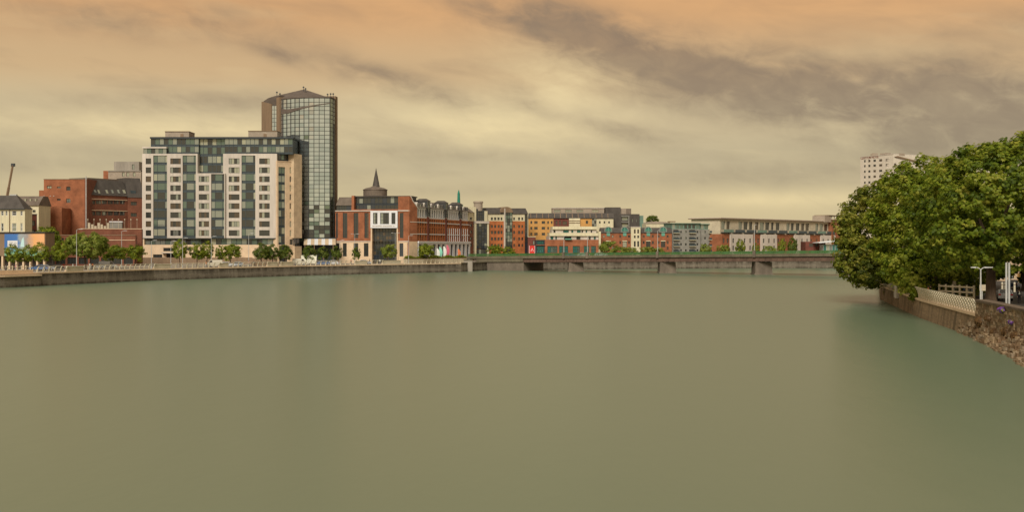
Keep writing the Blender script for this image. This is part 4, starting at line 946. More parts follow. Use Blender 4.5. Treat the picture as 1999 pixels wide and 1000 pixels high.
M_sign = mat('sign_red_brown', (124, 72, 52), .6, 0)
cu = bpy.data.curves.new('sign', 'FONT'); cu.body = 'CLAYTON HOTEL'; cu.size = 1.0; cu.extrude = .03
to = bpy.data.objects.new('tmp', cu); COL.objects.link(to); bpy.context.view_layer.update()
dg = bpy.context.evaluated_depsgraph_get(); me = bpy.data.meshes.new_from_object(to.evaluated_get(dg)); bpy.data.objects.remove(to)
co = np.array([v.co[:] for v in me.vertices]); wx, hz = np.ptp(co[:, 0]), np.ptp(co[:, 1]); x_0, y_0 = co[:, 0].min(), co[:, 1].min()
u0, u1 = F.U(1681), F.U(1716); zb_, zt_ = F.z(309.6, 1698), F.z(305, 1698)
for v in me.vertices:
    p = F.P(u0 + (v.co.x - x_0) / wx * (u1 - u0), .06 + v.co.z * 3, zb_ + (v.co.y - y_0) / hz * (zt_ - zb_)); v.co = Vector(p) - th.location
me.materials.clear(); me.materials.append(M_sign)
o = bpy.data.objects.new('sign_letters', me); COL.objects.link(o); o.parent = th; o['label'] = 'red brown hotel name along top of wall'

# ------------------------------------------------------------------ left end: brick offices, cream house, billboard
F = Fac(76, 372, 172, 372)
th = thing('brick_offices', 'large red brown brick offices with slate mansard left of apartment block', 'building', F.base())
hs = [F.R(112, 364.5, 119, 367.5), F.R(130, 364.5, 138, 372), F.R(112, 388, 119, 391.5), F.R(130, 388, 138, 396), F.R(131, 410, 137.5, 418), F.R(130, 434, 136.5, 442), F.R(92, 363, 101, 368), F.R(122, 411, 125, 414)]
facade(th, F, 86, 350.5, 166, None, M_brick, hs, 0, 14, .35, 'wall', [(G_pale, .3), (G_mid, .3), (G_dark, .4)], M_frame, 2, 1, True)
facade(th, F, 76, 371.5, 85.9, None, M_brick, (), -.3, 12, .3, 'side_wall')
facade(th, F, 166.2, 349.5, 172.5, None, M_brick2, (), .4, 14, .3, 'corner_tower')
part(th, 'coping', lambda m: m.fbox(F, F.U(85.5), F.U(166), -14, .12, F.z(350.5, 120) + .003, F.z(349.4, 120), M_brown))
Fl = Fac(73, 364, 121, 364)
part(th, 'front_block', lambda m: m.prism(Fl, [(0, QL - .1), (Fl.L, QL - .1), (Fl.L, Fl.z(406, 121)), (Fl.U(110), Fl.z(402, 110)), (Fl.U(88), Fl.z(407, 88)), (0, Fl.z(407.5, 75))], -7.5, 0, M_brick))
for px in (86, 98, 105): part(th, 'wall_light', lambda m: m.fbox(F, F.U(px), F.U(px + 1.6), .01, .12, F.z(383.5, px), F.z(382, px), M_white))
F2 = Fac(172, 374, 250, 388)
hs = [F2.R(a, 391.5, a + 10.6, 398.5) for a in (176, 187.6, 199.2, 210.8, 222.4, 234)] + [F2.R(a, 413, a + 10.6, 420.5) for a in (176, 187.6, 199.2, 210.8, 222.4, 234)]
facade(th, F2, 172.3, 382, 250, None, M_brick2, hs, 0, 14, .35, 'wall', [(G_dark, .4), (G_brown, .4), (G_mid, .2)], M_frame, 4, 1, False)
for y in (389.6, 411.2): part(th, 'string_course', lambda m: m.fbox(F2, F2.U(173), F2.U(249), -.2, .14, F2.z(y + .6, 210), F2.z(y - .6, 210), M_tan))
part(th, 'mansard_roof', lambda m: slope_roof(m, F2, 172.2, 252, 382, 351, .3, -2.6, 13, M_slate))
for a in (178, 186, 193, 209, 220, 232, 243):
    xa = a; z0, z1 = F2.z(377.5, a), F2.z(370.5, a)
    part(th, 'skylight', lambda m: m.hexa([F2.P(F2.U(xa), -.02, z0), F2.P(F2.U(xa + 3.6), -.02, z0), F2.P(F2.U(xa + 3.6), -.8, z0), F2.P(F2.U(xa), -.8, z0), F2.P(F2.U(xa), -.62, z1), F2.P(F2.U(xa + 3.6), -.62, z1), F2.P(F2.U(xa + 3.6), -1.3, z1), F2.P(F2.U(xa), -1.3, z1)], G_pale if a % 2 else G_mid))
F3 = Fac(249, 387.6, 279, 391)
facade(th, F3, 250.2, 386, 279, None, M_brick2, [F3.R(255, 394, 267, 401), F3.R(255, 416, 267, 423)], .3, 12, .35, 'end_wall', [(G_dark, 1)], M_frame, 3, 1)
part(th, 'end_mansard', lambda m: slope_roof(m, F3, 249, 281, 386, 347, .5, -2.4, 12, M_slate))
part(th, 'dormer', lambda m: m.fbox(F3, F3.U(256), F3.U(266), -3, -.1, F3.z(379, 260), F3.z(372, 260), M_navy))
for a, c, y in ((188, 248, 347.5),): part(th, 'roof_box', lambda m: m.fbox(F2, F2.U(a), F2.U(c), -13, -4, F2.z(351, 210), F2.z(y, 210), M_slate2))
part(th, 'mast', lambda m: m.tube([(X(168.5, 371), 371, QL), (X(168.5, 371), 371, Z(344, 371))], .16, M_pole, 6))
# terrace and lower range in front
F5 = Fac(120, 360, 277, 366)
facade(th, F5, 158, 447.5, 277, None, M_brick2, (), 0, 7.5, .3, 'terrace_wall')
part(th, 'terrace_coping', lambda m: m.fbox(F5, F5.U(158), F5.U(277), -.4, .15, F5.z(447.5, 220), F5.z(446.2, 220), M_tan))
F6 = Fac(100, 350, 268, 356)
hs = [F6.R(a, 465, a + 4, 475) for a in (113, 121, 128)]
facade(th, F6, 102, 460, 265, None, M_brick2, hs + [F6.R(110 + 22 * k, 503, 128 + 22 * k, 516) for k in range(7)], 0, 7, .4, 'front_wall', [(G_dark, 1)], M_dark, 3, 1)
part(th, 'front_band', lambda m: m.fbox(F6, F6.U(190), F6.U(264), .01, .15, F6.z(469.6, 230), F6.z(468.4, 230), M_tan))
part(th, 'front_coping', lambda m: m.fbox(F6, F6.U(102), F6.U(265), -.4, .12, F6.z(460, 180) + .003, F6.z(458.6, 180), M_brown))
o = part(th, 'terrace_pavilion', lambda m: (m.fbox(F5, F5.U(214), F5.U(238), -6, -1, F5.z(446.2, 226), F5.z(434, 226), M_grey), m.fbox(F5, F5.U(213), F5.U(239), -6.2, -.8, F5.z(434, 226), F5.z(432, 226), M_white2)))
for k in range(7): part(o, 'canvas_panel', lambda m: m.fbox(F5, F5.U(171 + 6.2 * k), F5.U(175.5 + 6.2 * k), -2.2, -2.0, F5.z(446.2, 180), F5.z(435 + (k % 3) * 3.0, 180), M_sandy))
for k in range(9): part(th, 'globe_lamp', lambda m: m.lathe((X(172 + 12 * k, 361), 361, Z(430.5, 361)), [(.04, -2.4), (.04, 0), (.15, .08), (.2, .25), (.15, .42), (.04, .48)], M_sandy, 8))

F = Fac(204, 432, 278, 432)
th = thing('concrete_block', 'grey concrete rooftop plant tower behind the brick offices', 'building', F.base())
facade(th, F, 223, 315.5, 272, 334, M_conc, [F.R(258, 321, 263, 331)], 0, 10, .3, 'plant_tower', [(G_mid, 1)])
facade(th, F, 214, 333.5, 278, None, M_greige, [F.R(a, 337, a + 5, 345) for a in (241, 249.5, 262)], 1.2, 12, .3, 'wall', [(G_pale, .7), (G_dark, .3)])
facade(th, F, 204, 333.8, 213.8, None, M_brick, (), 1.0, 11, .3, 'side_wall')
part(th, 'cornice', lambda m: m.fbox(F, F.U(213.5), F.U(278), -2, 1.5, F.z(335, 245), F.z(333.2, 245), M_conc))

F = Fac(-40, 330, 49, 330)
th = thing('cream_townhouse', 'cream house with hipped slate roof at far left edge behind billboard', 'house', F.base(20))
hs = [F.R(a, 412, a + w, 421) for a, w in ((3, 4.5), (11.5, 3.5), (24, 8.5), (40.5, 4))] + [F.R(a, 436, a + w, 452) for a, w in ((3, 4.5), (24, 8.5), (40.5, 4))] + [F.R(a, 468, a + w, 486) for a, w in ((3, 4.5), (24, 8.5))]
facade(th, F, -40, 408, 49, None, M_cream, hs, 0, 5, .3, 'wall', [(G_dark, .6), (G_mid, .4)], M_white2, 1, 2, False)
part(th, 'roof', lambda m: m.hexa([F.P(F.U(-42), .5, F.z(408.2, 10)), F.P(F.U(50), .5, F.z(408.2, 10)), F.P(F.U(50), -5.5, F.z(408.2, 10)), F.P(F.U(-42), -5.5, F.z(408.2, 10)), F.P(F.U(-30), -2.4, F.z(381, 10)), F.P(F.U(26), -2.4, F.z(381, 10)), F.P(F.U(26), -3.4, F.z(381, 10)), F.P(F.U(-30), -3.4, F.z(381, 10))], M_slate))
part(th, 'gutter', lambda m: m.fbox(F, F.U(-42), F.U(50.2), .3, .62, F.z(409, 10), F.z(407.6, 10), M_dark))
part(th, 'drainpipe', lambda m: m.tube([F.P(F.U(19.5), .2, QL), F.P(F.U(19.5), .2, F.z(408.5, 10))], .1, M_brown, 6))
part(th, 'roof_tank', lambda m: m.fbox(F, F.U(12), F.U(25), -3.3, -2.5, F.z(381.2, 10), F.z(378.6, 10), M_pole))
F = Fac(20, 352, 80, 352)
th = thing('slate_roofed_house', 'cream house with long mottled slate roof between townhouse and brick offices', 'house', F.base())
facade(th, F, 30, 401, 76, None, M_cream, [F.R(64, 410, 70, 415)], 0, 9, .3, 'wall', [(G_dark, 1)])
part(th, 'roof', lambda m: slope_roof(m, F, 22, 77, 401.2, 382, .5, -4, 9.5, M_slate2))
for k in (44, 54, 64): part(th, 'skylight', lambda m: m.fbox(F, F.U(k), F.U(k + 3), -3.4, -1.6, F.z(393, k), F.z(388, k), G_pale))
Fb = Fac(49.5, 340, 73, 342)
th = thing('brown_annexe', 'low maroon brick annexe with dark openings beside the cream townhouse', 'building', Fb.base())
facade(th, Fb, 49.8, 419, 72.6, None, M_brick4, [Fb.R(52, 431, 69, 441), Fb.R(52, 449, 69, 462)], 0, 7, .5, 'wall', [(G_dark, 1)], M_dark, 2, 1)
part(th, 'roof_edge', lambda m: m.fbox(Fb, 0, Fb.L, -7, .3, Fb.z(419, 60), Fb.z(417.4, 60), M_conc))

# crane behind the roofs
cx, cd = X(2, 392), 392
th = thing('mobile_crane', 'slender telescopic crane boom leaning up behind the cream townhouse roof', 'crane', (cx, cd, QL))
a = Vector((X(-6, cd), cd, QL + 3)); c = Vector((X(25.5, cd), cd, Z(322, cd)))
part(th, 'boom', lambda m: (m.tube([a, a.lerp(c, .45)], .62, M_brown, 4), m.tube([a.lerp(c, .45), a.lerp(c, .75)], .5, M_brown, 4), m.tube([a.lerp(c, .75), c], .40, M_brown, 4)))
part(th, 'boom_head', lambda m: m.box(c.x - .5, c.x + .7, cd - .3, cd + .3, c.z - .5, c.z + .5, M_dark))
part(th, 'carrier', lambda m: m.box(cx - 6, cx + 4, cd - 1.3, cd + 1.3, QL + .9, QL + 2.2, M_orange))
part(th, 'cab', lambda m: m.box(cx - 3.2, cx - 1.2, cd - 1.2, cd + .2, QL + 2.2, QL + 4.0, M_orange))
for k in (-5, -3.2, 0, 2.6): part(th, 'wheel', lambda m: m.tube([(cx + k, cd - 1.35, QL + .55), (cx + k, cd - .95, QL + .55)], .55, M_black, 12))

# billboard building with its poster
F = Fac(-30, 306, 89, 302)
th = thing('poster_pavilion', 'brown panelled kiosk on pillars carrying a large colourful poster', 'kiosk', F.base(40))
part(th, 'upper_wall', lambda m: m.fbox(F, F.U(-30), F.U(89), -4, 0, F.z(500, 40), F.z(455, 40), M_brown))
part(th, 'roof_edge', lambda m: m.fbox(F, F.U(-30), F.U(90), -4.2, .35, F.z(455, 40) + .003, F.z(453, 40), M_frame))
for k in range(8): part(th, 'pillar', lambda m: m.fbox(F, F.U(-11 + 13.6 * k), F.U(-7.6 + 13.6 * k), -.7, -.1, QL - .05, F.z(500, 40) - .003, M_tan))
part(th, 'back_wall', lambda m: m.fbox(F, F.U(-30), F.U(89), -4, -3.2, QL - .05, F.z(500, 40) - .003, M_slate))
# poster print: flat, mapped over the panel in its own coordinates
pm = bpy.data.materials.new('poster_print'); pm.use_nodes = True; t = pm.node_tree; b = t.nodes['Principled BSDF']; b.inputs['Roughness'].default_value = .5
tcx = t.nodes.new('ShaderNodeTexCoord'); sp_ = t.nodes.new('ShaderNodeSeparateXYZ'); t.links.new(tcx.outputs['UV'], sp_.inputs[0])
nz_ = t.nodes.new('ShaderNodeTexNoise'); nz_.inputs['Scale'].default_value = 6; nz_.inputs['Detail'].default_value = 4; t.links.new(tcx.outputs['UV'], nz_.inputs['Vector'])
ad = t.nodes.new('ShaderNodeMath'); ad.operation = 'MULTIPLY_ADD'; ad.inputs[1].default_value = .22; t.links.new(nz_.outputs['Fac'], ad.inputs[0]); t.links.new(sp_.outputs[0], ad.inputs[2])
rp = t.nodes.new('ShaderNodeValToRGB'); t.links.new(ad.outputs[0], rp.inputs[0]); e = rp.color_ramp.elements
e[0].position = 0; e[0].color = (*alb(56, 96, 140), 1); e[1].position = 1.0; e[1].color = (*alb(226, 160, 100), 1)
for p_, c_ in ((.42, (66, 108, 150)), (.5, (150, 152, 140)), (.68, (150, 134, 118)), (.86, (224, 158, 92))): q = e.new(p_); q.color = (*alb(*c_), 1)
rp2 = t.nodes.new('ShaderNodeValToRGB'); t.links.new(sp_.outputs[1], rp2.inputs[0]); e = rp2.color_ramp.elements
e[0].position = .12; e[0].color = (1, 1, 1, 1); e[1].position = .42; e[1].color = (0, 0, 0, 1)
mxp = t.nodes.new('ShaderNodeMix'); mxp.data_type = 'RGBA'; t.links.new(rp2.outputs[0], mxp.inputs[0]); t.links.new(rp.outputs[0], mxp.inputs[6]); mxp.inputs[7].default_value = (*alb(112, 156, 118), 1)
t.links.new(mxp.outputs[2], b.inputs['Base Color'])
def poster(m):
    r = F.R(10, 457, 88, 499.5); m.fbox(F, r[0], r[1], .002, .16, r[2], r[3], pm)
po = part(th, 'poster', poster, label='poster of a white house against blue fading to orange')
uv = po.data.uv_layers.new(name='UVMap'); r = F.R(10, 457, 88, 499.5)
for lp in po.data.loops:
    w_ = po.data.vertices[lp.vertex_index].co + th.location; uu = (Vector((w_.x, w_.y)) - F.a).dot(F.u)
    uv.data[lp.index].uv = ((uu - r[0]) / (r[1] - r[0]), (w_.z - r[2]) / (r[3] - r[2]))
def pr(name, xa, ya, xb, yb, mt): part(po, name, lambda m: m.fbox(F, F.U(xa), F.U(xb), .161, .175, F.z(yb, xa), F.z(ya, xa), mt))
part(po, 'printed_house', lambda m: m.fbox(F, F.U(16), F.U(35.5), .161, .175, F.z(483, 25), F.z(470, 25), M_white2))
for q, (a_, y_) in enumerate(((20, 473), (24, 473), (29, 474), (31.5, 474), (22, 477.5), (27, 477.5))): pr('printed_window', a_, y_, a_ + 1.5, y_ + 1.8, M_frame)
M_pale = mat('pale_blue_print', (186, 206, 206), .5, .1)
part(po, 'printed_sail', lambda m: m.prism(F, [(F.U(41), F.z(482, 45)), (F.U(48.5), F.z(482, 45)), (F.U(48.2), F.z(469, 45)), (F.U(47), F.z(463, 45)), (F.U(44), F.z(467, 45))], .161, .176, M_pale))

# ------------------------------------------------------------------ bridge
BA = Vector((22.0, 400.0)); BD = Vector((28.0, -20.5)).normalized(); BN = Vector((BD.y, -BD.x))
class Br(Fac):
    def __init__(s): s.a = BA; s.u = BD; s.n = BN; s.L = 1; s.ang = math.atan2(BD.y, BD.x)
B = Br()
T0, T1 = B.U(907), B.U(1700)
def bz(t_): return 0.0125 * t_
th = thing('road_bridge', 'low road bridge on concrete piers with green railing crossing the river', 'bridge', (BA.x, BA.y, 0))
def slab(m, t0, t1, n0, n1, z0, z1, mt):
    P = B.P
    m.hexa([P(t0, n1, z0 + bz(t0)), P(t1, n1, z0 + bz(t1)), P(t1, n0, z0 + bz(t1)), P(t0, n0, z0 + bz(t0)), P(t0, n1, z1 + bz(t0)), P(t1, n1, z1 + bz(t1)), P(t1, n0, z1 + bz(t1)), P(t0, n0, z1 + bz(t0))], mt)
part(th, 'deck', lambda m: slab(m, T0, T1, -13, -.25, 4.55, 5.1, M_asph))
TA = B.U(1021)
part(th, 'fascia', lambda m: slab(m, T0, T1, -.249, .15, 4.72, 5.55, M_fascia))
part(th, 'fascia', lambda m: slab(m, T0, T1, -13.4, -13.001, 4.72, 5.55, M_fascia))
piers = [B.U(1125), B.U(1305), B.U(1493), B.U(1690)]
segs_b = [TA] + piers
for a_, c_ in zip(segs_b, segs_b[1:]):
    for n_, k_ in ((-.6, 0), (-6.5, 1), (-12.4, 2)):
        o = part(th, 'girder', lambda m: slab(m, a_ + .05, c_ - .05, n_ - .25, n_ + .25, 3.45, 4.54, M_rust))
        if k_ == 0:
            nn_ = 16
            for i in range(1, nn_):
                tt = a_ + (c_ - a_) * i / nn_; part(o, 'stiffener', lambda m: slab(m, tt - .09, tt + .09, n_ + .26, n_ + .40, 3.5, 4.52, M_rust))
            part(o, 'flange', lambda m: slab(m, a_ + .05, c_ - .05, n_ - .4, n_ + .48, 3.33, 3.448, M_rust))
part(th, 'abutment', lambda m: slab(m, T0 + 4, TA, -12.8, -.5, -1.5, 4.54, M_pier))
part(th, 'abutment_skirt', lambda m: slab(m, B.U(930), TA - .02, -.499, -.05, 3.5, 4.7, M_fascia))
for tp_ in piers:
    pc = B.P(tp_, -.2, 0); zt_p = 3.1 + bz(tp_)
    def pier(m, hx, y0, y1, z0, z1, tx, mt):
        m.hexa([(pc[0] - hx, pc[1] + y0, z0), (pc[0] + hx, pc[1] + y0, z0), (pc[0] + hx, pc[1] + y1, z0), (pc[0] - hx, pc[1] + y1, z0), (pc[0] - tx, pc[1] + y0 + .3, z1), (pc[0] + tx, pc[1] + y0 + .3, z1), (pc[0] + tx, pc[1] + y1 - .3, z1), (pc[0] - tx, pc[1] + y1 - .3, z1)], mt)
    o = part(th, 'pier', lambda m: pier(m, 2.75, 1.2, 7.5, -1.5, zt_p, 2.5, M_pier))
    for q_ in (-1.6, 0, 1.6): part(o, 'bearing', lambda m: m.box(pc[0] + q_ - .4, pc[0] + q_ + .4, pc[1] + 1.7, pc[1] + 2.4, zt_p, zt_p + .3, M_dark))
    part(o, 'footing', lambda m: pier(m, 2.9, 1.0, 7.7, -1.5, .4, 2.88, M_pier))
npost = 64; tr0, tr1 = T0 + 2, T1
for side, nn_ in ((0, -.02), (1, -13.2)):
    part(th, 'rail', lambda m: slab(m, tr0, tr1, nn_ - .06, nn_ + .06, 6.38, 6.5, M_green))
    part(th, 'rail', lambda m: slab(m, tr0, tr1, nn_ - .04, nn_ + .04, 5.62, 5.70, M_green))
    for i in range(npost + 1):
        tt = tr0 + (tr1 - tr0) * i / npost
        part(th, 'rail_post', lambda m: slab(m, tt - .07, tt + .07, nn_ - .07, nn_ + .07, 5.551, 6.37, M_green))
    mb = MB()
    for i in range(int((tr1 - tr0) / .14)):
        tt = tr0 + .14 * i; slab(mb, tt - .04, tt + .04, nn_ - .02, nn_ + .02, 5.71, 6.375, M_green)
    tag(mb.build('pickets', th), kind='stuff')
def lamp(name, loc, h, label, heads=1, group=None, ang=0.0, arm=1.1, r=.09, mt=M_pole):
    th = thing(name, label, 'lamp', loc, group, ang)
    mb = MB(); mb.tube([(0, 0, 0), (0, 0, h * .5), (0, 0, h)], [r * 1.3, r, r * .7], mt, 8); mb.local('pole', th)
    mb = MB(); mb.lathe((0, 0, 0), [(r * 2.2, 0), (r * 2.2, .5), (r * 1.3, .6)], mt, 8); mb.local('base', th)
    for k in range(heads):
        s_ = 1 if k == 0 else -1
        mb = MB(); mb.tube([(0, 0, h - .05), (s_ * arm * .45, 0, h + .12), (s_ * arm, 0, h + .2)], r * .55, mt, 6); a_ = mb.local('arm', th)
        mb = MB(); mb.hexa([(s_ * arm - .1, -.14, h + .12), (s_ * arm + s_ * .7 + .1, -.1, h + .16), (s_ * arm + s_ * .7 + .1, .1, h + .16), (s_ * arm - .1, .14, h + .12), (s_ * arm - .1, -.12, h + .27), (s_ * arm + s_ * .7 + .1, -.08, h + .24), (s_ * arm + s_ * .7 + .1, .08, h + .24), (s_ * arm - .1, .12, h + .27)], mt); mb.local('lamp_head', a_)
    return th
for px, yt, lab in ((1101, 462, 'slim lamp post on the bridge above the leftmost river pier'), (1147, 462, 'slim lamp post on bridge in front of the white terraces'), (1284, 451, 'pale lamp post on bridge in front of the right dormered brick house'), (1473, 440, 'tall pale lamp post on the bridge before the long apartment range')):
    t_ = B.U(px); p = B.P(t_, -.1, 5.56 + bz(t_)); h = Z(yt, p[1]) - p[2]
    lamp('bridge_lamp', p, h, lab, 1, 'lamps along the bridge', B.ang + R(90), .8, .10)
    part(th, 'pilaster', lambda m: slab(m, t_ - .45, t_ + .45, -.3, .32, 4.6, 6.75, M_pier))

# ------------------------------------------------------------------ promenade railings and parapet seats (left bank)
post_v = MB()
post_v.tube([(0, 0, 0), (0, -.03, .45), (0, -.14, .85), (0, -.34, 1.15), (0, -.58, 1.38)], [.17, .17, .15, .13, .10], M_rail, 6)
post_me = post_v.mesh('railing_post')
parapets = [(132, 163), (303, 333), (430, 446), (524, 542), (550, 572), (695, 717), (748, 782)]
spans = []; prev = 74
for a_, c_ in parapets: spans.append((prev, a_)); prev = c_
spans.append((prev, 905))
names_sp = ['cream railing at left end of promenade in front of poster kiosk', 'cream railing below the big round tree and brick offices', 'cream railing below left half of pale apartment block', 'cream railing below right half of pale apartment block',
            'very short cream railing between two seats by turned corner of apartment block', 'cream railing in front of the striped canopy and glass tower', 'short cream railing in front of the brick office portal', 'cream railing from brick office along to the bridge']
for (a_, c_), lab in zip(spans, names_sp):
    s0, s1 = arc_of_px(near_l, a_), arc_of_px(near_l, c_)
    p0, _ = line_at(near_l, s0)
    th = thing('quay_railing', lab, 'railing', (p0.x, p0.y, QL + .06), 'cream railings along the left promenade')
    n_ = max(1, round((s1 - s0) / 1.95)); pts = []
    for i in range(n_ + 1):
        s_ = s0 + .1 + (s1 - s0 - .2) * i / n_
        p, q = line_at(near_l, s_); rv = Vector((q.y, -q.x))
        o = bpy.data.objects.new('post', post_me); COL.objects.link(o); o.parent = th
        o.location = (p.x - rv.x * .25 - p0.x, p.y - rv.y * .25 - p0.y, 0); o.rotation_euler = (0, 0, math.atan2(-rv.y, -rv.x) - R(90))
        pts.append((p, rv))
    for z_, off in ((.35, -.25 + .02), (.7, -.25 + .1), (1.0, -.25 + .24), (1.36, -.25 + .56)):
        mb = MB()
        mb.tube([(p.x + rv.x * off, p.y + rv.y * off, QL + .06 + z_) for p, rv in pts], .035 if z_ < 1.3 else .055, M_rail, 5); mb.build('rail', th)
labs = ['first solid cream parapet seat under the big round tree', 'solid cream parapet seat below the left glazed bays of apartment block', 'solid cream parapet block below the middle of apartment block', 'solid cream parapet block with parasols behind it', 'solid cream parapet seat below turned stone corner',
        'solid cream parapet seat before left side of brick office', 'long solid cream parapet seat before portal of brick office']
for (a_, c_), lab in zip(parapets, labs):
    s0, s1 = arc_of_px(near_l, a_), arc_of_px(near_l, c_); ln = cut_line(near_l, s0, s1); p0 = ln[0]
    th = thing('promenade_bench', lab, 'seat', (p0[0], p0[1], QL + .06), 'solid seats between the promenade railings')
    part(th, 'back', lambda m: ribbon(m, ln, QL + .06, QL + 1.15, .02, -.3, M_sandy)); part(th, 'cap', lambda m: ribbon(m, ln, QL + 1.15, QL + 1.3, .12, -.4, M_rail)); part(th, 'sitting_ledge', lambda m: ribbon(m, ln, QL + .06, QL + .5, -.3, -.8, M_tan))
# left-most end: stub railing on the platform
s0, s1 = arc_of_px(near_l, -40), arc_of_px(near_l, 66); p0, _ = line_at(near_l, s0)
th = thing('parapet_wall', 'cream parapet wall with short posts on platform at the far left', 'wall', (p0.x, p0.y, QL))
ln = cut_line(near_l, s0, s1)
part(th, 'wall', lambda m: ribbon(m, ln, QL + .06, QL + .75, -.1, -.5, M_tan))
for i in range(11):
    p, q = line_at(near_l, s0 + (s1 - s0) * (i + .5) / 11); rv = Vector((q.y, -q.x)); p = p - rv * .3
    part(th, 'post', lambda m: m.tube([(p.x, p.y, QL + .75), (p.x, p.y, QL + 1.75)], .12, M_rail, 6))
part(th, 'rail', lambda m: m.tube([(p_[0], p_[1], QL + 1.45) for p_ in offset_poly(ln, -.3)], .06, M_rail, 5))
# planted terrace edge before the brick wing
Fp = Fac(795, 392, 912, 418)
th = thing('planter_wall', 'long low stone planter before the brick wing', 'planter', Fp.base())
part(th, 'wall', lambda m: m.fbox(Fp, 0, Fp.L, -1.5, 0, QL - .05, QL + 1.5, M_sandy)); part(th, 'coping', lambda m: m.fbox(Fp, -.1, Fp.L + .1, -1.6, .12, QL + 1.5, QL + 1.7, M_brown))
# bridge end block
p = B.P(T0, .2, 0)
th = thing('abutment_block', 'cream stone block closing the promenade at bridge end', 'pier', (X(915, 407), 407, QL))
part(th, 'block', lambda m: m.box(X(906, 407), X(923, 407), 405.5, 409, -1, QL + .9, M_conc)); part(th, 'cap', lambda m: m.box(X(905.4, 407), X(923.6, 407), 405.3, 409.2, QL + .9, QL + 1.15, M_fascia))

# ------------------------------------------------------------------ foliage
def leaf_mat(name, cols, trans=.3):
    m = bpy.data.materials.new(name); m.use_nodes = True; t = m.node_tree; b = t.nodes['Principled BSDF']; out = t.nodes['Material Output']
    at = t.nodes.new('ShaderNodeAttribute'); at.attribute_name = 'tint'
    rp = t.nodes.new('ShaderNodeValToRGB'); e = rp.color_ramp.elements; e[0].position = 0; e[0].color = (*cols[0], 1); e[1].position = 1; e[1].color = (*cols[-1], 1)
    for i, c in enumerate(cols[1:-1]): q = e.new((i + 1) / (len(cols) - 1)); q.color = (*c, 1)
    t.links.new(at.outputs['Fac'], rp.inputs[0]); t.links.new(rp.outputs[0], b.inputs['Base Color']); b.inputs['Roughness'].default_value = .5; b.inputs['Specular IOR Level'].default_value = .35
    tr = t.nodes.new('ShaderNodeBsdfTranslucent'); t.links.new(rp.outputs[0], tr.inputs[0]); mx = t.nodes.new('ShaderNodeMixShader'); mx.inputs[0].default_value = trans
    t.links.new(b.outputs[0], mx.inputs[1]); t.links.new(tr.outputs[0], mx.inputs[2]); t.links.new(mx.outputs[0], out.inputs[0]); return m
L_big = leaf_mat('chestnut_leaves', [(.085, .140, .014), (.175, .250, .020), (.285, .350, .034), (.44, .45, .07)], .5)
L_big2 = leaf_mat('chestnut_leaves_fresh', [(.10, .155, .014), (.20, .275, .022), (.32, .38, .036), (.46, .47, .08)], .5)
L_big1 = leaf_mat('chestnut_leaves_olive', [(.085, .120, .014), (.170, .215, .022), (.28, .30, .04), (.43, .41, .085)], .5)
L_mid = leaf_mat('street_tree_leaves', [(.13, .195, .02), (.25, .32, .03), (.42, .45, .05)], .5)
L_lite = leaf_mat('light_green_leaves', [(.15, .21, .03), (.25, .32, .045), (.38, .43, .10)], .45)
L_dark = leaf_mat('dark_green_leaves', [(.08, .13, .022), (.14, .20, .028), (.24, .29, .045)], .45)
def foliage(name, C, N, S, T, mt, blades=5):
    """C leaf bases, N leaf normals, S sizes, T tint: fans of leaflets as one mesh"""
    n = len(C); N = N / np.linalg.norm(N, axis=1, keepdims=True)
    A_ = rng.normal(size=(n, 3)); A_[:, 2] -= .9; A_ -= (A_ * N).sum(1, keepdims=True) * N; A_ /= np.linalg.norm(A_, axis=1, keepdims=True); Bv = np.cross(N, A_)
    V = []; 
    angs = [0.0] if blades == 1 else np.linspace(-1.25, 1.25, blades)
    for a in angs:
        d = A_ * math.cos(a) + Bv * math.sin(a); sd_ = np.cross(N, d); L = (S * (1 - .22 * abs(a)))[:, None]
        w = L * (.24 if blades > 1 else .36)
        V.append(np.stack([C, C + d * L * .55 + sd_ * w - N * L * .02, C + d * L - N * L * .28, C + d * L * .55 - sd_ * w - N * L * .02], 1))
    V = np.stack(V, 1).reshape(-1, 3); nq = len(V) // 4
    me = bpy.data.meshes.new(name); me.vertices.add(len(V)); me.vertices.foreach_set('co', V.ravel().astype(np.float32))
    me.loops.add(len(V)); me.loops.foreach_set('vertex_index', np.arange(len(V), dtype=np.int32)); me.polygons.add(nq)
    me.polygons.foreach_set('loop_start', np.arange(0, len(V), 4, dtype=np.int32)); me.polygons.foreach_set('loop_total', np.full(nq, 4, np.int32))
    at = me.attributes.new('tint', 'FLOAT', 'POINT'); at.data.foreach_set('value', np.repeat(T, blades * 4).astype(np.float32))
    me.materials.append(mt); me.update(); me.validate(); return me
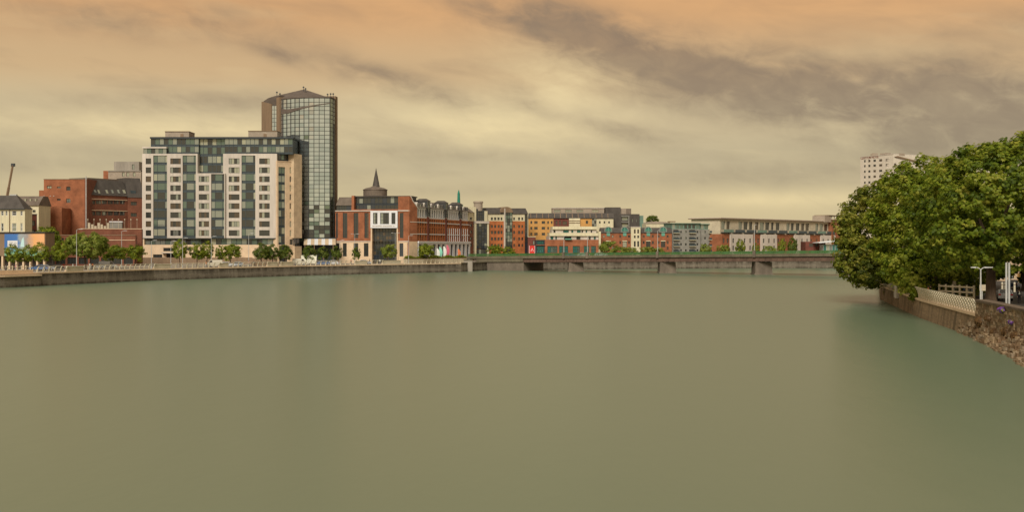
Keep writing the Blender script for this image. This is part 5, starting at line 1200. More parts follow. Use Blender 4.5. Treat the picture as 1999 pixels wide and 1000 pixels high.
def crown_points(c, rad, ncl, per, cr, size, lobes=.2, low=-.8, seed=0, fill=.2, tint_up=.0, yel=.0):
    g = np.random.default_rng(seed)
    d = g.normal(size=(ncl * 2, 3)); d /= np.linalg.norm(d, axis=1, keepdims=True); d = d[d[:, 2] > low][:ncl]
    k = g.normal(size=(9, 3)) * 2.3; ph = g.uniform(0, 6.28, 9)
    bump = np.sin(d @ k.T + ph).mean(1) * 1.6
    rr = np.where(g.random(len(d)) < fill, g.uniform(.35, .8, len(d)), g.uniform(.80, 1.03, len(d))) * (1 + lobes * bump)
    cc = np.array(c) + d * rr[:, None] * np.array(rad)
    m = len(cc); idx = np.repeat(np.arange(m), per)
    off = g.normal(size=(m * per, 3)); off /= np.linalg.norm(off, axis=1, keepdims=True); off *= (g.random((m * per, 1)) ** .45) * cr * g.uniform(.6, 1.3, m)[idx][:, None]
    off[:, 2] *= .72
    C = cc[idx] + off; nr = d[idx] * .5 + off / cr * .8 + np.array((0, 0, .45)) + g.normal(size=C.shape) * .35
    tcl = g.normal(.45, .22, m); T = np.clip(tcl[idx] + g.normal(0, .2, len(C)) + yel, 0, 1)
    return C, nr, size * g.uniform(.7, 1.25, len(C)), T
def trunk_mesh(mb, base, h, r, crown_c, crown_r, nl, seed, mt=M_bark):
    g = random.Random(seed); b_ = Vector(base); top = b_ + Vector((g.uniform(-.3, .3), g.uniform(-.3, .3), h))
    mb.tube([b_ - Vector((0, 0, .15)), b_ + Vector((0, 0, h * .12)), b_.lerp(top, .5), top], [r * 1.45, r * 1.05, r * .9, r * .75], mt, 10)
    for i in range(nl):
        a_ = 6.283 * (i + g.random() * .6) / nl; st = b_.lerp(top, g.uniform(.75, 1)); e_ = g.uniform(.15, .9)
        en = Vector(crown_c) + Vector((math.cos(a_) * crown_r[0] * .62, math.sin(a_) * crown_r[1] * .62, crown_r[2] * (e_ - .35)))
        md = st.lerp(en, .5) + Vector((0, 0, crown_r[2] * .12)); mb.tube([st, md, en], [r * .5, r * .28, r * .08], mt, 6)

def big_tree(label, base, c, rad, ncl, per, cr, size, seed, trunk_r=.5, low=-.95, yel=0, mt=None, boughs=()):
    th = thing('chestnut_tree', label, 'tree', base, 'big trees on the right bank')
    C, N, S, T = crown_points(c, rad, ncl, per, cr, size, .30, low, seed, .10, yel=yel)
    for k, (bc, br, bn) in enumerate(boughs):      # low boughs hanging out of the crown
        q_ = crown_points(bc, br, bn, per, cr, size, .2, -1.0, seed * 10 + k, .3, yel=yel)
        C, N, S, T = np.concatenate([C, q_[0]]), np.concatenate([N, q_[1]]), np.concatenate([S, q_[2]]), np.concatenate([T, q_[3]])
    me = foliage('crown', C - np.array(base), N, S, T, mt or L_big, 5); o = bpy.data.objects.new('crown', me); COL.objects.link(o); o.parent = th
    mb = MB(); trunk_mesh(mb, base, max(3.5, c[2] - base[2] - rad[2] * .45), trunk_r, c, rad, 7, seed); mb.build('trunk', th)
    return th
big_tree('leftmost chestnut tree drooping over the river at end of right bank', (66.5, 193, QR), (65.4, 191, 11.9), (11.0, 11, 9.7), 1000, 36, .95, .38, 3, .55, -.95, .03, L_big1, (((X(1672, 184), 184, Z(505, 184)), (3.4, 3.4, 3.4), 70), ((X(1700, 182), 182, Z(528, 182)), (3.4, 3, 2.4), 60), ((X(1655, 187), 187, Z(455, 187)), (2.2, 2.5, 3.2), 40)))
big_tree('broad chestnut tree in middle of right bank hanging over railing', (60.5, 166, QR), (60.0, 163, 11.6), (8.2, 9, 9.0), 900, 36, .9, .36, 5, .5, -.93, .06, L_big2, (((X(1790, 155), 155, Z(548, 155)), (2.3, 2.2, 2.3), 60), ((X(1765, 158), 158, Z(520, 158)), (2.6, 2.4, 2.4), 50), ((X(1850, 154), 154, Z(530, 154)), (3.0, 2.4, 1.6), 50)))
big_tree('tallest chestnut tree on right bank with its bare trunk showing', (57.4, 140, QR), (60.2, 139, 13.7), (10.2, 9.6, 8.9), 1050, 40, .85, .34, 9, .58, -.9, .0)
big_tree('dark chestnut tree behind the others at right edge', (80, 182, QR), (80, 181, 11.2), (9.5, 9, 8.0), 300, 55, 1.4, .6, 13, .5, -.9, -.1)

# street trees: four moulds, then copies
def small_mould(seed, mt, rx, rz, cz, ncl=52, per=20):
    C, N, S, T = crown_points((0, 0, cz), (rx, rx, rz), ncl, per, .62, .42, .22, -.9, seed, .25)
    cm = foliage('crown', C, N, S, T, mt, 3)
    mb = MB(); trunk_mesh(mb, (0, 0, 0), cz - rz * .4, .13, (0, 0, cz), (rx, rx, rz), 4, seed); return cm, mb.mesh('trunk')
moulds = [small_mould(21, L_mid, 1.9, 2.3, 4.2), small_mould(22, L_mid, 2.1, 2.0, 3.9), small_mould(23, L_lite, 2.2, 2.1, 3.9), small_mould(24, L_dark, 1.8, 2.2, 4.0)]
def street_tree(px, ytop, wpx, d, k, label, group, z0=QL):
    cm, tm = moulds[k]; zt = Z(ytop, d); s_z = (zt - z0) / 6.2; s_x = (wpx * d / FPX) / 3.9
    th = thing('street_tree', label, 'tree', (X(px, d), d, z0), group, random.uniform(0, 6.28)); th.scale = (s_x, s_x, s_z)
    for nm, me in (('crown', cm), ('trunk', tm)):
        o = bpy.data.objects.new(nm, me); COL.objects.link(o); o.parent = th
    return th
G1 = 'small trees along the left promenade'
for a_ in ((27, 480, 30, 285, 0, 'leftmost small tree in front of the poster'), (53, 481, 22, 287, 0, 'narrow small tree in front of middle of poster'), (81, 477, 32, 288, 0, 'small tree in front of right end of poster'),
           (118, 474, 31, 292, 0, 'small tree between tall dark tree and the big round tree'), (222, 475, 46, 312, 1, 'wide small tree right of the big round tree'), (263, 475, 37, 318, 1, 'small tree nearest left corner of pale apartment block'),
           (352, 471, 27, 330, 0, 'slim small tree before second glazed bay of apartment block'), (385, 478, 27, 334, 0, 'small tree left of pair before stepped bay of apartment block'), (404, 474, 25, 336, 0, 'taller tree of pair before stepped bay of apartment block'),
           (429, 482, 16, 342, 0, 'thin small tree just left of pointed tree'), (451, 473, 38, 342, 1, 'pointed wide tree before bare stone podium'), (511, 476, 34, 350, 3, 'dark tree among cream parasols on left'), (532, 478, 26, 352, 3, 'dark tree among cream parasols on right'),
           (556, 479, 30, 356, 3, 'dark tree before turned stone corner of apartment block'), (604, 480, 27, 366, 3, 'dark tree under left part of striped canopy'), (631, 483, 24, 368, 3, 'dark tree under middle of striped canopy'), (657, 482, 22, 370, 3, 'dark tree between canopy and brick office'),
           (696, 484, 16, 378, 3, 'thin dark tree before left side of brick office'), (759, 474, 26, 382, 2, 'light green tree before dark entrance of brick office'), (834, 473, 32, 398, 1, 'bushy tree before white colonnade of brick wing')):
    street_tree(*a_, G1)
G2 = 'trees behind the bridge railing'
for a_ in ((966, 476, 28, 445, 1, 'round tree before left part of orange brick apartments'), (993, 483, 26, 447, 0, 'low bush tree before arched gable of brick apartments'), (1188, 468, 32, 466, 2, 'round light tree before left dormered brick house'), (1213, 480, 22, 466, 2, 'small light tree left of cream house'),
           (1232, 481, 22, 466, 2, 'small light tree before cream house'), (1264, 480, 26, 467, 2, 'small light tree before left dormer of right brick house'), (1284, 482, 22, 467, 2, 'small light tree before right dormer of right brick house'),
           (1378, 474, 18, 470, 2, 'yellow green tree before narrower grey flats'), (1412, 476, 22, 472, 2, 'pale tree between grey flats and apartment range'), (1446, 470, 18, 474, 0, 'slim tree before left cream bay of apartment range'), (1476, 477, 14, 474, 0, 'tiny tree beside tall bridge lamp'),
           (1504, 478, 24, 474, 2, 'bright bushy tree before middle of apartment range'), (1527, 468, 14, 476, 0, 'thin tree before second brick bay of apartment range'), (1548, 465, 20, 478, 3, 'dark slender tree before third cream bay of apartment range')):
    street_tree(*a_, G2)
def mid_tree(px, d, yt, yb, wpx, label, mt, seed, ncl=130, yel=0.0, z0=QL):
    xx = X(px, d); zt, zb = Z(yt, d), Z(yb, d); rx = wpx * d / FPX / 2; rz = (zt - zb) / 2; c = (xx, d, (zt + zb) / 2)
    th = thing('round_tree', label, 'tree', (xx, d, z0))
    C, N, S, T = crown_points(c, (rx * .95, rx * .95, rz * .95), ncl, 26, .85, .5, .16, -.95, seed, .15, yel=yel)
    me = foliage('crown', C - np.array((xx, d, z0)), N, S, T, mt, 3); o = bpy.data.objects.new('crown', me); COL.objects.link(o); o.parent = th
    mb = MB(); trunk_mesh(mb, (xx, d, z0), max(.8, c[2] - z0 - rz * .3), .22, c, (rx, rx, rz), 5, seed); mb.build('trunk', th)
mid_tree(168, 300, 455, 505, 80, 'big round bright green tree before the brick offices', L_lite, 31, 200)
mid_tree(92, 318, 440, 514, 52, 'tall dark green tree behind right end of the poster', L_mid, 33, 170, -.1)
mid_tree(1274, 540, 421, 440, 24, 'dark tree showing above the cream hall roofs', L_dark, 35, 70)
# hedge along the planter, climbing plants on the right wall
th_h = None
g_ = np.random.default_rng(5); n_ = 5200
uu = g_.uniform(0, Fp.L, n_); zz = QL + 1.65 + g_.random(n_) * (.7 + .35 * np.sin(uu * .9)); nn_ = -g_.uniform(.2, 1.3, n_)
C = np.array([Fp.P(u_, k_, z_) for u_, k_, z_ in zip(uu, nn_, zz)])
hb0 = Fp.base(z=QL + 1.7)
th = thing('planter_hedge', 'low uneven hedge growing in the planter before brick wing', 'hedge', hb0)
me = foliage('leaves', C - np.array(hb0), g_.normal(size=(n_, 3)) + np.array((0, -.3, .8)), np.full(n_, .38), g_.random(n_), L_mid, 2); o = bpy.data.objects.new('leaves', me); COL.objects.link(o); o.parent = th

# ------------------------------------------------------------------ right bank
near_r = RQ[3:10]
rail_r = RQ[5:9]
th = thing('quay_wall', 'brown stone river wall under the trees on right bank', 'wall', (52, 148, 0))
rl = RQ[5:11]
rev = lambda pl: [tuple(p) for p in pl][::-1]
part(th, 'stone_face', lambda m: ribbon(m, rev(rl), -1.2, QR - .05, .45, -.9, M_quay2, .06)); part(th, 'coping', lambda m: ribbon(m, rev(rl), QR - .05, QR + .2, .16, -1.0, M_tan))
# stone parapet wall nearest the camera: a backing with every stone laid on it
pw = RQ[1:6]; s_pw = sum((Vector(q) - Vector(p)).length for p, q in zip(pw, pw[1:]))
PT = 3.62
th = thing('stone_wall', 'rough stone parapet wall with purple flowers at the right edge', 'wall', (46.6, 117, 0))
part(th, 'backing', lambda m: ribbon(m, rev(pw), -1.2, PT - .02, .1, -.75, M_quay2, -.05))
cop_m = mat('dark_coping', (104, 84, 62), .9, .25, 1.0)
part(th, 'coping', lambda m: ribbon(m, rev(pw), PT - .02, PT + .2, .22, -.95, cop_m))
stone_ms = [mat('wall_stone_' + n, c, .9, .22, 2.0, bump=.4) for n, c in (('tan', (156, 126, 88)), ('brown', (126, 100, 68)), ('grey', (144, 120, 88)), ('rust', (122, 92, 60)))]
sm = []
for k in range(10):
    g = random.Random(k); mb = MB(); w_, h_ = .5, .30; P8 = []
    for z_ in (0, h_):
        for x_, y_ in ((0, 0), (w_, 0), (w_, .28), (0, .28)): P8.append((x_ + g.uniform(-.03, .03), y_ + (g.uniform(-.07, .05) if y_ == 0 else 0), z_ + g.uniform(-.03, .03)))
    mb.hexa(P8, stone_ms[k % 4]); sm.append(mb.mesh('stone'))
s_vis0 = s_pw - 26; cnt = 0; far_stones = MB()
for row in range(9):
    z_ = .95 + row * .295; s_ = s_vis0 + random.uniform(0, .4)
    while s_ < s_pw - .1:
        w_ = random.uniform(.36, .95)
        p, q = line_at(pw, min(s_pw, s_ + w_)); rv = Vector((-q.y, q.x))      # river side
        out = .06 + .15 * max(0, (PT - z_) / PT)
        if s_ > s_pw - 20 and cnt < 300:
            o = bpy.data.objects.new('stone', random.choice(sm)); COL.objects.link(o); o.parent = th
            o.location = (p.x + rv.x * (out + .03) - 46.6, p.y + rv.y * (out + .03) - 117, z_); o.rotation_euler = (0, 0, math.atan2(-q.y, -q.x)); o.scale = ((w_ - .03) / .5, 1, .9 + random.random() * .08); cnt += 1
        s_ += w_
# rubble toe sloping into the water
M_toe = stone_mat('rubble_stone', (140, 108, 72), (112, 86, 56), (92, 70, 42))
toe_pts = [(60, 3.4), (72, 3.2), (85.8, 2.9), (92, 2.5), (99.6, 1.8), (108, 1.1), (117, .45), (124, .2)]
mb = MB(); g = random.Random(4); rows_t = 9; NPT = 90; grid_v = []
for i in range(NPT):
    d = 60 + (124 - 60) * i / (NPT - 1)
    wd = np.interp(d, [a for a, _ in toe_pts], [c for _, c in toe_pts]); xw = np.interp(d, [q[1] for q in RQ[1:8]], [q[0] for q in RQ[1:8]])
    rw = []
    for j in range(rows_t):
        f = j / (rows_t - 1); jit = .0 if j in (0,) else .16
        rw.append((xw + .2 - (wd + .35) * f + g.uniform(-jit, jit), d + g.uniform(-.2, .2), 1.5 - 1.75 * f + g.uniform(-jit, jit) * (1.0 if j < rows_t - 1 else 0)))
    grid_v.append(rw)
for i in range(NPT - 1):
    for j in range(rows_t - 1): mb.quad([grid_v[i][j], grid_v[i + 1][j], grid_v[i + 1][j + 1], grid_v[i][j + 1]], M_toe)
for k in range(1100):                     # loose stones lying on the slope
    i, j = g.randrange(NPT - 1), g.randrange(rows_t - 1); a, c = Vector(grid_v[i][j]), Vector(grid_v[i + 1][j + 1]); p = a.lerp(c, g.random())
    sx_, sy_, sz_ = g.uniform(.14, .42), g.uniform(.14, .36), g.uniform(.1, .24)
    mb.hexa([(p.x + ex * sx_ * g.uniform(.75, 1.1), p.y + ey * sy_ * g.uniform(.75, 1.1), p.z + ez * sz_ * g.uniform(.7, 1.1)) for ez in (-1, 1) for ex, ey in ((-1, -1), (1, -1), (1, 1), (-1, 1))], stone_ms[g.randrange(4)])
o = mb.build('rubble_toe'); tag(o, 'sloping brown rubble at the foot of stone parapet wall', 'rubble', kind='stuff')
def clump(name, label, cat, base, rad, n, mt, size, seed, group=None, extra=None):
    g = np.random.default_rng(seed); th = thing(name, label, cat, base, group)
    d = g.normal(size=(n, 3)); d /= np.linalg.norm(d, axis=1, keepdims=True); C = d * (g.random((n, 1)) ** .5) * np.array(rad)
    me = foliage('leaves', C, d + np.array((-.5, -.6, .4)), np.full(n, size), g.random(n), mt, 3); o = bpy.data.objects.new('leaves', me); COL.objects.link(o); o.parent = th
    if extra:
        d = g.normal(size=(n // 2, 3)); d /= np.linalg.norm(d, axis=1, keepdims=True); C = d * np.array(rad) * .95 + np.array((-.05, -.1, .05))
        me = foliage('flowers', C, d + np.array((-.8, -.8, .2)), np.full(n // 2, size * .8), g.random(n // 2), extra, 5); o = bpy.data.objects.new('flowers', me); COL.objects.link(o); o.parent = th
    return th
L_purple = leaf_mat('purple_petals', [(.10, .03, .22), (.18, .06, .36), (.30, .14, .50)], .2)
L_russet = leaf_mat('russet_leaves', [(.07, .04, .015), (.14, .075, .03), (.20, .12, .05)], .2)
def wall_at(px, z, off=.35):
    s_ = arc_of_px(pw, px); p, q = line_at(pw, s_); rv = Vector((-q.y, q.x)); p = p + rv * off; return (p.x, p.y, z)
clump('flowering_plant', 'purple flowers spilling over the top of the stone wall', 'flowers', wall_at(1963, 3.35), (.3, .6, .25), 90, L_mid, .2, 1, None, L_purple)
clump('flowering_plant', 'small purple flower clump lower down the stone wall', 'flowers', wall_at(1981, 2.45), (.16, .3, .2), 40, L_mid, .2, 2, None, L_purple)
for k, (px, z, r_, lab) in enumerate(((1918, 1.75, .8, 'russet plant growing at left corner of stone wall'), (1936, 2.3, .4, 'small russet plant in upper joints of stone wall'), (1970, 1.5, .7, 'russet plant below the purple flowers'), (1990, 1.3, .8, 'russet plant low at right end of stone wall'), (1948, 1.1, .6, 'russet plant low in the middle of stone wall'))):
    clump('wall_plant', lab, 'plant', wall_at(px, z, .3), (.35, r_ * 1.2, r_ * .6), 190, L_russet, .26, 10 + k)

# ribbed railing of the right bank
def rib_post():
    mb = MB(); mb.tube([(0, 0, 0), (0, -.04, .4), (0, -.14, .8), (0, -.30, 1.15), (0, -.52, 1.48)], [.10, .10, .09, .085, .07], M_rail, 6); return mb.mesh('post')
rpm = rib_post(); s0 = 0.3; rl_rail = RQ[5:9]
L_r = sum((Vector(q) - Vector(p)).length for p, q in zip(rl_rail, rl_rail[1:]))
s_mid = arc_of_px(rl_rail, 1757) ; 
for (a_, c_, lab, mtl) in ((.4, s_mid, 'ribbed cream railing curving along right bank from the stone wall', 0), (s_mid + 3.5, arc_of_px(rl_rail, 1716), 'pale panelled railing under the leftmost tree on right bank', 1)):
    p0, _ = line_at(rl_rail, a_); th = thing('quay_railing', lab, 'railing', (p0.x, p0.y, QR + .2))
    n_ = int((c_ - a_) / 1.35); pts = []
    for i in range(n_ + 1):
        p, q = line_at(rl_rail, a_ + (c_ - a_) * i / n_); rv = Vector((-q.y, q.x)); pts.append((p - rv * .2, rv))
        o = bpy.data.objects.new('post', rpm); COL.objects.link(o); o.parent = th; o.location = (p.x - rv.x * .2 - p0.x, p.y - rv.y * .2 - p0.y, 0); o.rotation_euler = (0, 0, math.atan2(rv.y, rv.x) + R(90))
    for z_, off in ((.25, .02), (.5, .06), (.75, .13), (1.0, .23), (1.22, .34), (1.46, .51)):
        mb = MB(); mb.tube([(p.x + rv.x * off, p.y + rv.y * off, QR + .2 + z_) for p, rv in pts], .045 if z_ < 1.4 else .06, M_rail, 5); mb.build('rail', th)
    if mtl:
        mb = MB()
        for (p, rv), (p2, rv2) in zip(pts, pts[1:]):
            mb.quad([(p.x, p.y, QR + .25), (p2.x, p2.y, QR + .25), (p2.x + rv2.x * .3, p2.y + rv2.y * .3, QR + 1.35), (p.x + rv.x * .3, p.y + rv.y * .3, QR + 1.35)], M_white)
        mb.build('panel', th)
p, q = line_at(rl_rail, s_mid + 1.7)
th = thing('parapet_block', 'pale square parapet block between two railings on right bank', 'pier', (p.x, p.y, QR))
F_ = Seg(p - q * 1.6, p + q * 1.6); part(th, 'block', lambda m: m.fbox(F_, 0, F_.L, -.5, .5, QR - .8, QR + 1.5, M_white)); part(th, 'cap', lambda m: m.fbox(F_, -.1, F_.L + .1, -.6, .6, QR + 1.5, QR + 1.65, M_rail))
# promenade strip, kerb and road of the right bank
prom = offset_poly(rev(RQ[2:10]), -4.2)
mb = MB(); inner_ = offset_poly(rev(RQ[2:10]), -1.0)
for (a, c), (d, e) in zip(zip(inner_, inner_[1:]), zip(prom, prom[1:])): mb.quad([(*a, QR + .12), (*c, QR + .12), (*e, QR + .12), (*d, QR + .12)], M_pavel)
for a, c in zip(prom, prom[1:]): mb.quad([(*a, QR + .12), (*c, QR + .12), (*c, QR - .02), (*a, QR - .02)], M_conc)
tag(mb.build('promenade'), kind='structure')
# wooden-look white fence, sign posts, lamp, poles
def P3(px, y, d): return (X(px, d), d, Z(y, d))
th = thing('rail_fence', 'white three bar fence standing under the middle tree', 'fence', (X(1858, 150), 150, QR))
Ff = Fac(1834, 152, 1902, 146)
for k in range(6): part(th, 'post', lambda m: m.fbox(Ff, Ff.L * k / 5 - .09, Ff.L * k / 5 + .09, -.09, .09, QR, QR + 2.05, M_rail))
for z_ in (.5, 1.15, 1.8): part(th, 'rail', lambda m: m.fbox(Ff, 0, Ff.L, .091, .16, QR + z_ - .1, QR + z_ + .1, M_rail))
lamp('street_lamp', (X(1915, 122), 122, QR + .12), Z(526, 122) - QR - .12, 'white double armed lamp beside the bare trunk on right bank', 2, None, 0, .45, .09, M_pole)
for px, yt, lab in ((1965, 513, 'left of two tall grey poles behind the stone wall'), (1970.5, 513, 'right of two tall grey poles behind the stone wall')):
    d = 118; th = thing('metal_pole', lab, 'pole', (X(px, d), d, QR)); h = Z(yt, d) - QR
    mb = MB(); mb.tube([(0, 0, 0), (0, 0, h)], .10, M_pole, 8); mb.local('shaft', th); mb = MB(); mb.lathe((0, 0, 0), [(.17, 0), (.17, .25), (.11, .3)], M_pole, 8); mb.local('collar', th)
for px, y0, y1, d, lab in ((1863, 549, 556, 153, 'small pale road sign on post behind the white fence'), (1918, 556, 568, 125, 'square pale sign on lamp side of bare trunk')):
    th = thing('road_sign', lab, 'sign', (X(px, d), d, QR)); mb = MB(); mb.tube([(0, 0, 0), (0, 0, Z(y0, d) - QR)], .05, M_pole, 6); mb.local('post', th)
    mb = MB(); w_ = (y1 - y0) * d / FPX / 2; mb.box(-w_, w_, -.09, -.05, Z(y1, d) - QR, Z(y0, d) - QR, M_sandy); mb.local('plate', th)
for k, px in enumerate((1957, 1963.5, 1981)):
    d = 176; th = thing('bollard', ('leftmost', 'middle', 'rightmost')[k] + ' of three cream bollards in the street behind the poles', 'bollard', (X(px, d), d, QR), 'cream bollards in the street'); mb = MB(); mb.lathe((0, 0, 0), [(.16, 0), (.15, 1.3), (.17, 1.35), (.1, 1.5)], M_rail, 8); mb.local('shaft', th); mb = MB(); mb.lathe((0, 0, 1.05), [(.165, 0), (.165, .1)], M_brown, 8); mb.local('band', th)
# buildings across the street behind the right trees
Fz = Fac(1940, 232, 2080, 215)
th = thing('street_house', 'tan stone house glimpsed under the trees at right edge', 'house', Fz.base(2000, QR))
facade(th, Fz, 1940, 440, 2080, None, M_tan, [Fz.R(a, 520, a + 10, 545) for a in (1950, 1970, 2010)] , 0, 12, .3, 'wall', [(G_dark, 1)], M_white2, 2, 2, True, QR - .1)
part(th, 'door', lambda m: m.fbox(Fz, Fz.U(1987), Fz.U(1997), -.2, .06, QR, Fz.z(535, 1992), M_orange))
Fz = Fac(1700, 300, 1945, 240)
th = thing('garden_wall', 'long pale garden wall across the street behind the trees', 'wall', Fz.base(1850, QR))
part(th, 'wall', lambda m: m.fbox(Fz, 0, Fz.L, -.5, 0, QR - .1, QR + 2.6, M_conc)); part(th, 'coping', lambda m: m.fbox(Fz, 0, Fz.L, -.6, .1, QR + 2.6, QR + 2.8, M_tan))

# ------------------------------------------------------------------ vehicles
def car(label, loc, rotz, paint, van=False, group=None):
    th = thing('parked_car', label, 'van' if van else 'car', loc, group, rotz)
    w = .86
    pm_ = mat('paint_' + paint[0], paint[1], .35, 0, spec=.5)
    if van: body = [(-2.3, .35), (2.3, .35), (2.35, .8), (2.2, 1.05), (1.55, 1.2), (1.05, 2.0), (-2.25, 2.05), (-2.32, .9)]; cab = [(1.08, 1.25), (1.5, 1.25), (1.0, 1.9), (.5, 1.9), (.5, 1.25)]
    else: body = [(-2.1, .35), (2.1, .35), (2.15, .65), (1.95, .85), (1.0, .95), (.35, 1.42), (-1.1, 1.45), (-1.85, 1.0), (-2.12, .9)]; cab = [(.85, .98), (.3, 1.36), (-1.05, 1.38), (-1.6, 1.02)][::-1]
    def extr(poly, w0, mt, shrink=0.0, zc=.95):
        mb = MB(); k = mb.m(mt); n = len(poly)
        for s_ in (-1, 1):
            for x_, z_ in poly: mb.v.append((x_, s_ * (w0 - shrink * max(0, z_ - zc)), z_))
        mb.f.append(tuple(range(n))); mb.f.append(tuple(range(2 * n - 1, n - 1, -1))); mb.mi += [k, k]
        for i in range(n): j = (i + 1) % n; mb.f.append((j, i, n + i, n + j)); mb.mi.append(k)
        return mb
    extr(body, w, pm_, .25).local('body', th)
    extr(cab, w + .012, G_dark, .25).local('side_window', th)
    if not van:
        mb = MB(); mb.hexa([(.98, -.7, .97), (.98, .7, .97), (1.03, .7, .98), (1.03, -.7, .98), (.37, -.62, 1.40), (.37, .62, 1.40), (.42, .62, 1.40), (.42, -.62, 1.40)], G_dark); mb.local('windscreen', th)
        mb = MB(); mb.hexa([(-1.88, -.7, 1.02), (-1.88, .7, 1.02), (-1.80, .7, 1.02), (-1.80, -.7, 1.02), (-1.16, -.62, 1.42), (-1.16, .62, 1.42), (-1.1, .62, 1.42), (-1.1, -.62, 1.42)], G_dark); mb.local('rear_window', th)
    for x_ in (-1.3, 1.3):
        for s_ in (-1, 1):
            mb = MB(); mb.tube([(x_, s_ * .68, .33), (x_, s_ * .89, .33)], .33, M_black, 14); o = mb.local('wheel', th); mb = MB(); mb.tube([(x_, s_ * .88, .33), (x_, s_ * .905, .33)], .2, M_pole, 10); mb.local('rim', o)
    red = mat('tail_light', (.5, .03, .02), .4, 0, raw=True)
    xb = -2.33 if van else -2.13
    for s_ in (-1, 1):
        mb = MB(); mb.box(xb - .02, xb + .06, s_ * .7 - .16, s_ * .7 + .16, .72, .92, red); mb.local('tail_light', th)
        mb = MB(); mb.box(2.05, 2.19 if not van else 2.39, s_ * .6 - .16, s_ * .6 + .16, .66, .8, M_white2); mb.local('headlight', th)
    return th
qa = math.atan2(103, 47)
GC = 'vehicles parked along the left promenade'
PW, PB, PS, PR, PK, PC = ('white', (196, 188, 172)), ('blue', (74, 98, 124)), ('silver', (150, 148, 140)), ('red', (150, 44, 34)), ('black', (40, 38, 38)), ('cream', (188, 172, 140))
for px, d, pt, van, lab in ((76, 284, PB, 0, 'dark blue car parked near right end of poster'), (90, 287, PS, 0, 'silver car behind railing left of tall dark tree'), (108, 290, PK, 0, 'black car parked left of big round tree'), (190, 302, PW, 0, 'white car under big round tree'), (211, 306, PW, 1, 'white van just right of big round tree'),
                            (418, 330, PC, 1, 'cream van before stepped bay of apartment block'), (444, 334, PW, 0, 'white car under the pointed tree'), (462, 338, PS, 0, 'silver car right of the pointed tree'), (634, 364, PB, 0, 'blue car before striped canopy'), (648, 367, PW, 0, 'white car right of blue car before canopy'), (712, 378, PS, 0, 'silver car before left side of brick office'), (586, 360, PC, 1, 'cream van left of striped canopy')):
    car(lab, (X(px, d), d, QL), R(20 if d < 340 else 10) + (math.pi if random.random() < .5 else 0), pt, bool(van), GC)
car('white hatchback with red tail lights parked behind the two poles', (X(1962, 150), 150, QR), R(70), PW)
car('dark car parked far along the street under the trees', (X(1978, 190), 190, QR), R(60), PB)
for px, pt, lab in ((1103, PB, 'blue car crossing bridge by leftmost pier'), (1128, PW, 'white car crossing bridge just right of blue car'), (1162, PW, 'white car crossing bridge before brick podium end')):
    t_ = B.U(px); p = B.P(t_, -4.0, 5.1 + bz(t_)); car(lab, p, B.ang, pt, False, 'cars crossing the bridge')

# ------------------------------------------------------------------ people
def body_mesh(pose):
    if pose == 0:   # standing
        J = {'pel': (0, 0, .93), 'ch': (0, .01, 1.28), 'nk': (0, .02, 1.47), 'hd': (0, 0, 1.63), 'tp': (0, 0, 1.74), 'lh': (-.1, 0, .88), 'lk': (-.11, -.01, .48), 'la': (-.12, .02, .07), 'lt': (-.13, -.16, .04), 'rh': (.1, 0, .88), 'rk': (.11, -.01, .48), 'ra': (.12, .02, .07), 'rt': (.13, -.16, .04),
             'ls': (-.19, .01, 1.40), 'le': (-.25, .03, 1.12), 'lw': (-.25, -.03, .87), 'lf': (-.25, -.05, .76), 'rs': (.19, .01, 1.40), 're': (.25, .03, 1.12), 'rw': (.25, -.03, .87), 'rf': (.25, -.05, .76)}
    else:           # mid-stride
        J = {'pel': (0, 0, .91), 'ch': (0, -.02, 1.26), 'nk': (0, -.03, 1.45), 'hd': (0, -.05, 1.61), 'tp': (0, -.05, 1.72), 'lh': (-.1, 0, .86), 'lk': (-.1, -.2, .5), 'la': (-.1, -.3, .08), 'lt': (-.1, -.46, .09), 'rh': (.1, 0, .86), 'rk': (.1, .08, .47), 'ra': (.1, .36, .16), 'rt': (.1, .28, .04),
             'ls': (-.19, -.01, 1.38), 'le': (-.24, .12, 1.12), 'lw': (-.23, .10, .88), 'lf': (-.23, .06, .78), 'rs': (.19, -.01, 1.38), 're': (.24, -.1, 1.12), 'rw': (.23, -.28, .95), 'rf': (.22, -.36, .90)}
    E = [('pel', 'ch'), ('ch', 'nk'), ('nk', 'hd'), ('hd', 'tp'), ('pel', 'lh'), ('lh', 'lk'), ('lk', 'la'), ('la', 'lt'), ('pel', 'rh'), ('rh', 'rk'), ('rk', 'ra'), ('ra', 'rt'), ('ch', 'ls'), ('ls', 'le'), ('le', 'lw'), ('lw', 'lf'), ('ch', 'rs'), ('rs', 're'), ('re', 'rw'), ('rw', 'rf')]
    rad = {'pel': (.15, .11), 'ch': (.17, .11), 'nk': (.06, .06), 'hd': (.085, .10), 'tp': (.06, .07), 'lh': (.09, .1), 'rh': (.09, .1), 'lk': (.06, .065), 'rk': (.06, .065), 'la': (.045, .05), 'ra': (.045, .05), 'lt': (.04, .03), 'rt': (.04, .03), 'ls': (.07, .07), 'rs': (.07, .07), 'le': (.048, .048), 're': (.048, .048), 'lw': (.035, .035), 'rw': (.035, .035), 'lf': (.04, .025), 'rf': (.04, .025)}
    ks = list(J); me = bpy.data.meshes.new('body'); me.from_pydata([J[k] for k in ks], [(ks.index(a), ks.index(b)) for a, b in E], [])
    o = bpy.data.objects.new('tmp', me); COL.objects.link(o); md = o.modifiers.new('s', 'SKIN'); sv = me.skin_vertices[0].data
    for i, k in enumerate(ks): sv[i].radius = rad[k]
    sv[0].use_root = True; sb = o.modifiers.new('u', 'SUBSURF'); sb.levels = 1; bpy.context.view_layer.update()
    dg = bpy.context.evaluated_depsgraph_get(); out = bpy.data.meshes.new_from_object(o.evaluated_get(dg)); bpy.data.objects.remove(o); return out
